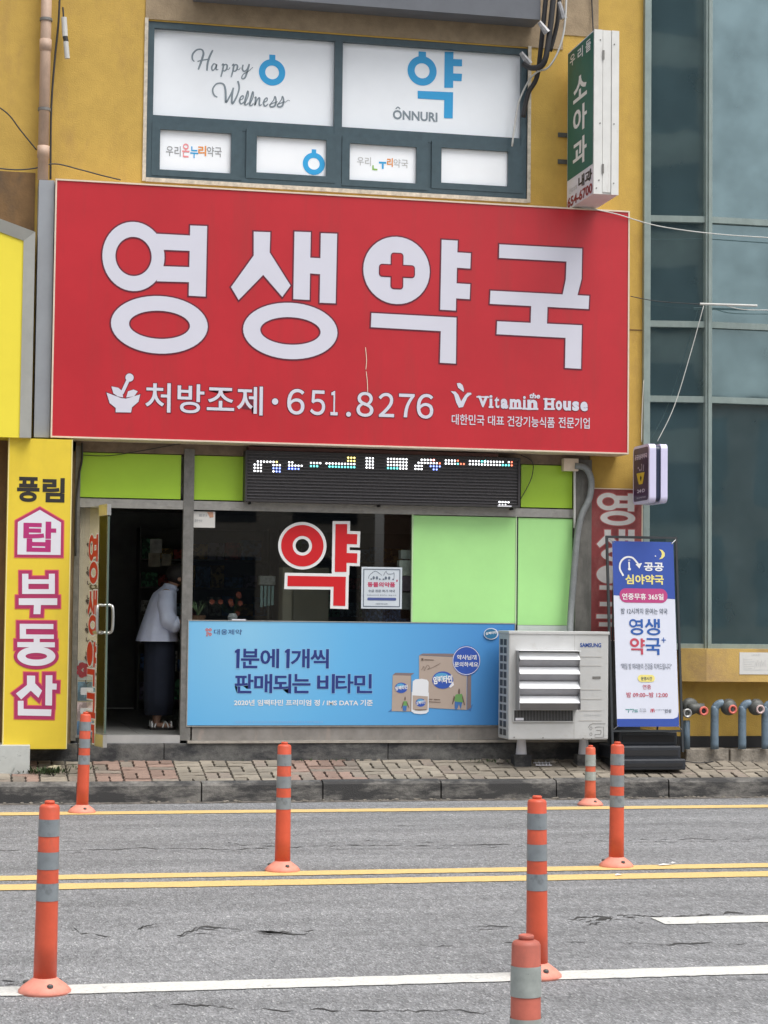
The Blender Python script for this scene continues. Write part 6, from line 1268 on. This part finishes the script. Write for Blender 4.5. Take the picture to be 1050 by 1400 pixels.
for lb, px, py, h, ln in [('orange post with three grey bands standing on the white line at lower left', 61, 1357, 0.75, (0.004, 0.007)), ('orange post with three grey bands on the double yellow line near the middle', 386, 1191, 0.75, (-0.008, 0.005)),
                      ('orange post with three grey bands on the double yellow line at right', 842.5, 1185, 0.75, (0.01, 0.003)), ('orange post with three grey bands behind the faded nearest post', 734, 1336, 0.75, (0, -0.006)), ('orange post with grey bands on the edge line before the open glass door', 112, 1111, 0.75, (0, 0.02))]:
    p = gp(px, py); post('delineator_post', lb, p.x, p.y, h, M_ORG, M_REFL, M_ORGB, BD, lean=ln)
# the nearest one, old and faded, cut by the lower edge
Yp = -11.75; p = at(722.5, 1290, Y=Yp)
hN = at(724, 1284, Y=Yp).z
post('delineator_post', 'nearest delineator post, faded dull red with scuffed bands, cut by the lower edge', at(719, 1340, Y=Yp).x, Yp, hN, M_ORGF, M_REFS, M_ORGF, [(hN-0.148, hN-0.068), (hN-0.275, hN-0.205), (hN-0.40, hN-0.33)], rt=0.0385, rb=0.046)
p = gp(807, 1101); hS = at(807, 1021, Y=p.y).z
post('delineator_post', 'short battered orange post with two worn pale bands below the air conditioner', p.x, p.y, hS, mat('battered_orange_plastic', (0.60, 0.12, 0.06), 0.55, var=0.2, vscale=14, stain=((0.45, 0.30, 0.25), 9, 0.55, 0.7, (1, 1, 1))), M_REFS, M_ORGB, [(hS-0.155, hS-0.062), (hS-0.27, hS-0.20)], rt=0.040, rb=0.048)
# litter
for lb, px, py, w, d in [('white scrap of litter between the yellow lines at right', 910, 1184, 0.10, 0.02), ('smaller white litter flake just below the double yellow line', 846, 1198, 0.05, 0.018), ('tiny white flake beside the scrap between the yellow lines', 921, 1181.5, 0.03, 0.02)]:
    p = gp(px, py); b = B(); b.face([(p.x-w/2, p.y-d, 0.008), (p.x+w*.3, p.y-d*.7, 0.012), (p.x+w/2, p.y+d*.4, 0.009), (p.x-w*.1, p.y+d, 0.014), (p.x-w*.45, p.y+d*.3, 0.008)]); tag(b.build('litter', M_STWH), lb, 'litter')
# ------------------------------------------------------------------ the customer in the doorway
PF = at(214, 997, Zp=FLZ); PX, PY = PF.x+0.02, PF.y
pe = thing('person', 'dark haired person in loose pale blue blouse and long navy skirt bending over counter', 'person', (PX, PY, FLZ))
def skin(name, nodes, edges, M, parent, sub=2):
    me = bpy.data.meshes.new(name); me.from_pydata([(PX+n[0], PY+n[1], FLZ+n[2]) for n in nodes], edges, [])
    o = bpy.data.objects.new(name, me); COL.objects.link(o)
    md = o.modifiers.new('s', 'SKIN'); md.use_smooth_shade = True
    for i, n_ in enumerate(nodes):
        r = n_[3] if isinstance(n_[3], tuple) else (n_[3], n_[3]); me.skin_vertices[0].data[i].radius = r
    me.skin_vertices[0].data[0].use_root = True
    s_ = o.modifiers.new('d', 'SUBSURF'); s_.levels = s_.render_levels = sub
    dg = bpy.context.evaluated_depsgraph_get(); dg.update(); nm = bpy.data.meshes.new_from_object(o.evaluated_get(dg))
    bpy.data.objects.remove(o)
    for v in nm.vertices: v.co -= parent.location
    nm.materials.clear(); nm.materials.append(M)
    for p_ in nm.polygons: p_.use_smooth = True
    q = bpy.data.objects.new(name, nm); COL.objects.link(q); q.parent = parent; return q
M_SKIN = mat('skin', (0.42, 0.24, 0.17), 0.55, var=0.06)
nodes = [(0.00, 0, 0.80, (0.13, 0.10)), (0.00, 0, 0.95, (0.12, 0.09)), (0.02, 0, 1.10, (0.12, 0.10)), (0.05, 0, 1.20, (0.09, 0.08)), (0.085, 0, 1.265, 0.045), (0.115, 0, 1.315, 0.048), (0.145, 0, 1.355, 0.080), (0.165, 0, 1.395, 0.082), (0.20, 0, 1.335, 0.045)]
edges = [(i, i+1) for i in range(7)]+[(6, 8)]
def add(prev, pts):
    for q in pts: nodes.append(q); edges.append((prev, len(nodes)-1)); prev = len(nodes)-1
    return prev
for s in (-1, 1):
    add(0, [(0.0, s*0.085, 0.70, 0.085), (0.01, s*0.085, 0.42, 0.058), (-0.01, s*0.085, 0.25, 0.050), (-0.02, s*0.085, 0.09, 0.030), (-0.03, s*0.085, 0.045, 0.034), (0.06, s*0.088, 0.035, 0.030), (0.12, s*0.090, 0.025, 0.020)])
    w = add(3, [(0.04, s*0.13, 1.20, 0.055), (0.03, s*0.18, 1.10, 0.045), (0.06, s*0.20, 0.97, 0.038), (0.16, s*0.18, 0.945, 0.033), (0.27, s*0.15, 0.935, 0.022), (0.31, s*0.145, 0.935, (0.036, 0.014))])
    pal_ = w
    for j, (dy, L1) in enumerate(((-0.026, 0.065), (-0.009, 0.075), (0.009, 0.070), (0.026, 0.055))):
        add(pal_, [(0.345, s*0.145+dy, 0.938, 0.0095), (0.345+L1*0.5, s*0.145+dy*1.15, 0.930, 0.0085), (0.345+L1*0.85, s*0.145+dy*1.2, 0.912, 0.007)])
    add(w-1, [(0.295, s*0.145-s*0.032, 0.928, 0.011), (0.325, s*0.145-s*0.05, 0.918, 0.009)])
body = skin('body', nodes, edges, M_SKIN, pe)
def loop(cx, cy, z, rx, ry, n=36, tx=0.0, fold=0.0, kf=9, ph=0):
    P = []
    for i in range(n):
        a = 2*math.pi*i/n; f = 1+fold*math.sin(kf*a+ph)+fold*0.6*math.sin((kf*1.7)//1*a+ph*2)
        P.append((PX+cx+rx*f*math.cos(a), PY+cy+ry*f*math.sin(a), FLZ+z+tx*math.cos(a)))
    return P
M_BLOU = mat('pale_blue_linen', (0.70, 0.76, 0.98), 0.85, var=0.06, vscale=12, bump=0.25, bscale=70)
b = B(); b.rings([loop(-0.025, 0, 0.785, 0.185, 0.225, fold=0.045, tx=0.0), loop(-0.02, 0, 0.84, 0.175, 0.220, fold=0.035, ph=.3), loop(-0.01, 0, 0.95, 0.155, 0.21, fold=0.025, ph=.8), loop(0.005, 0, 1.06, 0.135, 0.205, fold=0.015, ph=1), loop(0.02, 0, 1.15, 0.120, 0.195, fold=0.01), loop(0.035, 0, 1.215, 0.105, 0.165), loop(0.055, 0, 1.25, 0.080, 0.115), loop(0.075, 0, 1.272, 0.062, 0.075, tx=-0.01), loop(0.088, 0, 1.292, 0.058, 0.062, tx=-0.015)], cap=False); b.build('blouse', M_BLOU, pe, True)
for s in (-1, 1):
    P = [(PX+0.035, PY+s*0.13, FLZ+1.205), (PX+0.028, PY+s*0.185, FLZ+1.10), (PX+0.045, PY+s*0.215, FLZ+0.985), (PX+0.085, PY+s*0.205, FLZ+0.945), (PX+0.13, PY+s*0.195, FLZ+0.945)]
    b = B(); b.tube(smooth_path(P, 4), [0.075-0.012*math.sin(k*1.3)*0.5 for k in range(17)], 14, closed=False); b.build('sleeve', M_BLOU, pe, True)
b = B(); b.tube([(PX+0.045, PY-0.065, FLZ+1.288), (PX+0.10, PY-0.072, FLZ+1.270), (PX+0.145, PY-0.03, FLZ+1.245)], [0.018, 0.02, 0.012], 8); b.build('collar', M_BLOU, pe, True)
M_NAVY = mat('navy_cloth', (0.018, 0.024, 0.045), 0.85, var=0.15, vscale=10)
b = B(); b.rings([loop(0.0, 0, 0.13, 0.125, 0.17, fold=0.03), loop(0.0, 0, 0.3, 0.135, 0.175, fold=0.03), loop(0.0, 0, 0.55, 0.140, 0.180, fold=0.02), loop(0.0, 0, 0.80, 0.135, 0.175, fold=0.01), loop(0.0, 0, 0.92, 0.12, 0.15)]); b.build('skirt', M_NAVY, pe, True)
M_HAIR = mat('black_hair', (0.014, 0.011, 0.010), 0.5, var=0.4, vscale=50, bump=0.4, bscale=120)
b = B(); r = bmesh.ops.create_uvsphere(b.bm, u_segments=28, v_segments=18, radius=1)
for v in list(r['verts']):
    c = v.co.copy(); n_ = 1+0.05*noise.noise(c*4); v.co = Vector((PX+0.150+c.x*0.108*n_, PY+c.y*0.095*n_, FLZ+1.388+c.z*0.098*n_))
for v in list(b.bm.verts):
    if v.co.x-PX > 0.17 and v.co.z-FLZ < 1.385: v.co.x = min(v.co.x, PX+0.17)
b.build('hair', M_HAIR, pe, True)
for s in (-1, 1):
    b = B(); b.lathe([(0.016, -0.006), (0.020, 0), (0.010, 0.006)], (PX+0.155, PY+s*0.09, FLZ+1.34), 'Y', 10); b.build('ear', M_SKIN, pe, True)
    b = B(); b.lathe([(0.010, -0.002), (0.006, 0.004)], (PX+0.222, PY+s*0.03, FLZ+1.355), 'X', 10); b.build('eye', M_BLK, pe, True)
    sd_ = thing('tmp', '', '', (0, 0, 0)); bpy.data.objects.remove(sd_)
    b = B(); P = [(-0.085, 0.0), (-0.07, -0.034), (0.0, -0.036), (0.08, -0.045), (0.125, -0.036), (0.142, 0.0), (0.125, 0.036), (0.08, 0.045), (0, 0.036), (-0.07, 0.034)]
    b.prism([(PX+p_[0]-0.005, PY+s*0.088+p_[1], FLZ+0.001) for p_ in P], (0, 0, 0.022)); sl_o = b.build('sandal_sole', M_BLK, pe)
    for a0, a1 in (((0.02, -0.042), (0.075, 0.042)), ((0.075, -0.045), (0.02, 0.042)), ((0.10, -0.043), (0.10, 0.043)), ((-0.05, -0.036), (0.0, 0.036)), ((-0.07, -0.034), (-0.07, 0.034))):
        Pm = [(PX+a0[0], PY+s*0.088+a0[1], FLZ+0.022), (PX+(a0[0]+a1[0])/2, PY+s*0.088, FLZ+0.022+(0.052 if a0[0] > -0.01 and a0[0] < 0.09 else 0.05)), (PX+a1[0], PY+s*0.088+a1[1], FLZ+0.022)]
        b = B(); b.tube(smooth_path(Pm, 6), 0.008, 6); b.build('sandal_strap', M_STWH, sl_o, True)
b = B(); b.tube([(PX+0.232, PY, FLZ+1.358), (PX+0.250, PY, FLZ+1.335), (PX+0.236, PY, FLZ+1.325)], [0.006, 0.012, 0.008], 8); b.build('nose', M_SKIN, pe, True)
# desk end the customer leans on
dk_ = thing('service_desk', 'narrow dark desk end with an orange item where the person leans', 'desk', (PX+0.32, PY+0.05, FLZ))
b = B(); b.box(PX+0.19, PX+0.5, PY-0.12, PY+0.5, FLZ+0.80, FLZ+0.84); b.build('top', mat('counter_top', (0.2, 0.16, 0.13)), dk_)
for xx in (PX+0.20, PX+0.47): b = B(); b.box(xx, xx+0.02, PY-0.10, PY-0.07, FLZ, FLZ+0.799); b.build('leg', mat('desk_leg', (0.22, 0.20, 0.18), 0.5), dk_)
b = B(); b.box(PX+0.205, PX+0.30, PY-0.13, PY-0.06, FLZ+0.841, FLZ+0.90, bev=0.006); tag(b.build('orange_box', mat('orange_card', (0.60, 0.20, 0.05), 0.6, var=0.1)), 'small orange box on the desk end below the hands', 'box')
# ------------------------------------------------------------------ the other side of the street (seen in the glass)
def facade(name, label, x0, x1, y0, y1, h, M, nx, nz, Mg):
    t = thing(name, label, 'building', ((x0+x1)/2, (y0+y1)/2, 0)); b = B(); b.box(x0, x1, y0, y1, 0, h); b.build('wall', M, t)
    sx, sz = (x1-x0)/nx, (h-0.8)/nz
    for i in range(nx):
        for k in range(nz):
            b = B(); b.box(x0+sx*(i+.18), x0+sx*(i+.82), y1, y1+0.03, 0.8+sz*k+0.5, 0.8+sz*k+sz-0.5); b.build('window', Mg, t)
Mg = mat('far_window', (0.03, 0.04, 0.055), 0.15, var=0.2)
facade('office_building', 'pale grey office block across the street, reflected in the glass', -16, -2, -50, -38, 15, mat('pale_render', (0.42, 0.42, 0.40), 0.8, var=0.1), 5, 4, Mg)
facade('apartment_building', 'tall beige apartment block across the street, reflected in the glass', 0, 12, -54, -40, 24, mat('beige_render', (0.40, 0.36, 0.30), 0.8, var=0.1), 4, 8, Mg)
facade('shop_row', 'low brown brick shop row across the street, reflected in the glass', 14, 34, -48, -38, 8, mat('brown_brick', (0.22, 0.13, 0.09), 0.9, var=0.2), 7, 2, Mg)
def tree(label, x, y, h, seed):
    rnd = random.Random(seed); t = thing('street_tree', label, 'tree', (x, y, 0), 'trees across the street')
    b = B(); b.tube([(x, y, 0), (x+0.1, y, h*0.3), (x, y, h*0.65)], [0.2, 0.15, 0.07], 8)
    for k in range(6): a = k*1.05; b.tube([(x, y, h*(0.3+0.04*k)), (x+math.cos(a)*1.3, y+math.sin(a)*1.3, h*(0.55+0.05*k))], [0.07, 0.02], 6)
    b.build('trunk', mat('bark', (0.09, 0.07, 0.05), 0.9), t, True)
    bm = bmesh.new(); cl = [(rnd.gauss(0, h*0.14), rnd.gauss(0, h*0.14), h*rnd.uniform(0.45, 0.95), rnd.uniform(0.5, 1.1)) for _ in range(26)]
    for _ in range(2600):
        c = cl[rnd.randrange(26)]; d = Vector((rnd.gauss(0, 1), rnd.gauss(0, 1), rnd.gauss(0, 1))).normalized()*c[3]*rnd.uniform(0.6, 1.05)
        p_ = Vector((x+c[0], y+c[1], c[2]))+d; u_ = Vector((rnd.gauss(0, 1), rnd.gauss(0, 1), rnd.gauss(0, 1))).normalized()*0.13; w_2 = u_.orthogonal().normalized()*0.09
        bm.faces.new([bm.verts.new(p_-u_), bm.verts.new(p_+w_2), bm.verts.new(p_+u_), bm.verts.new(p_-w_2)])
    stuff(obj('crown', bm, mat('tree_leaf', (0.05, 0.085, 0.03), 0.7, var=0.4, vscale=3), t))
tree('street tree across the road before the office block', -6, -31, 7.0, 1); tree('street tree across the road before the apartment block', 2.5, -31, 6.2, 2); tree('street tree across the road before the shop row', 13, -31, 7.4, 3)
b = B(); b.box(-60, 60, -60, -27, -0.1, 0.12); struct(b.build('far_pavement', mat('far_paving', (0.28, 0.26, 0.24), 0.9, var=0.2)))
b = B(); b.box(xw0, xw1, 0.20, 0.25, z0w, z1w); b.build('window_backing', mat('dim_room', (0.06, 0.06, 0.065), 0.8), BL)
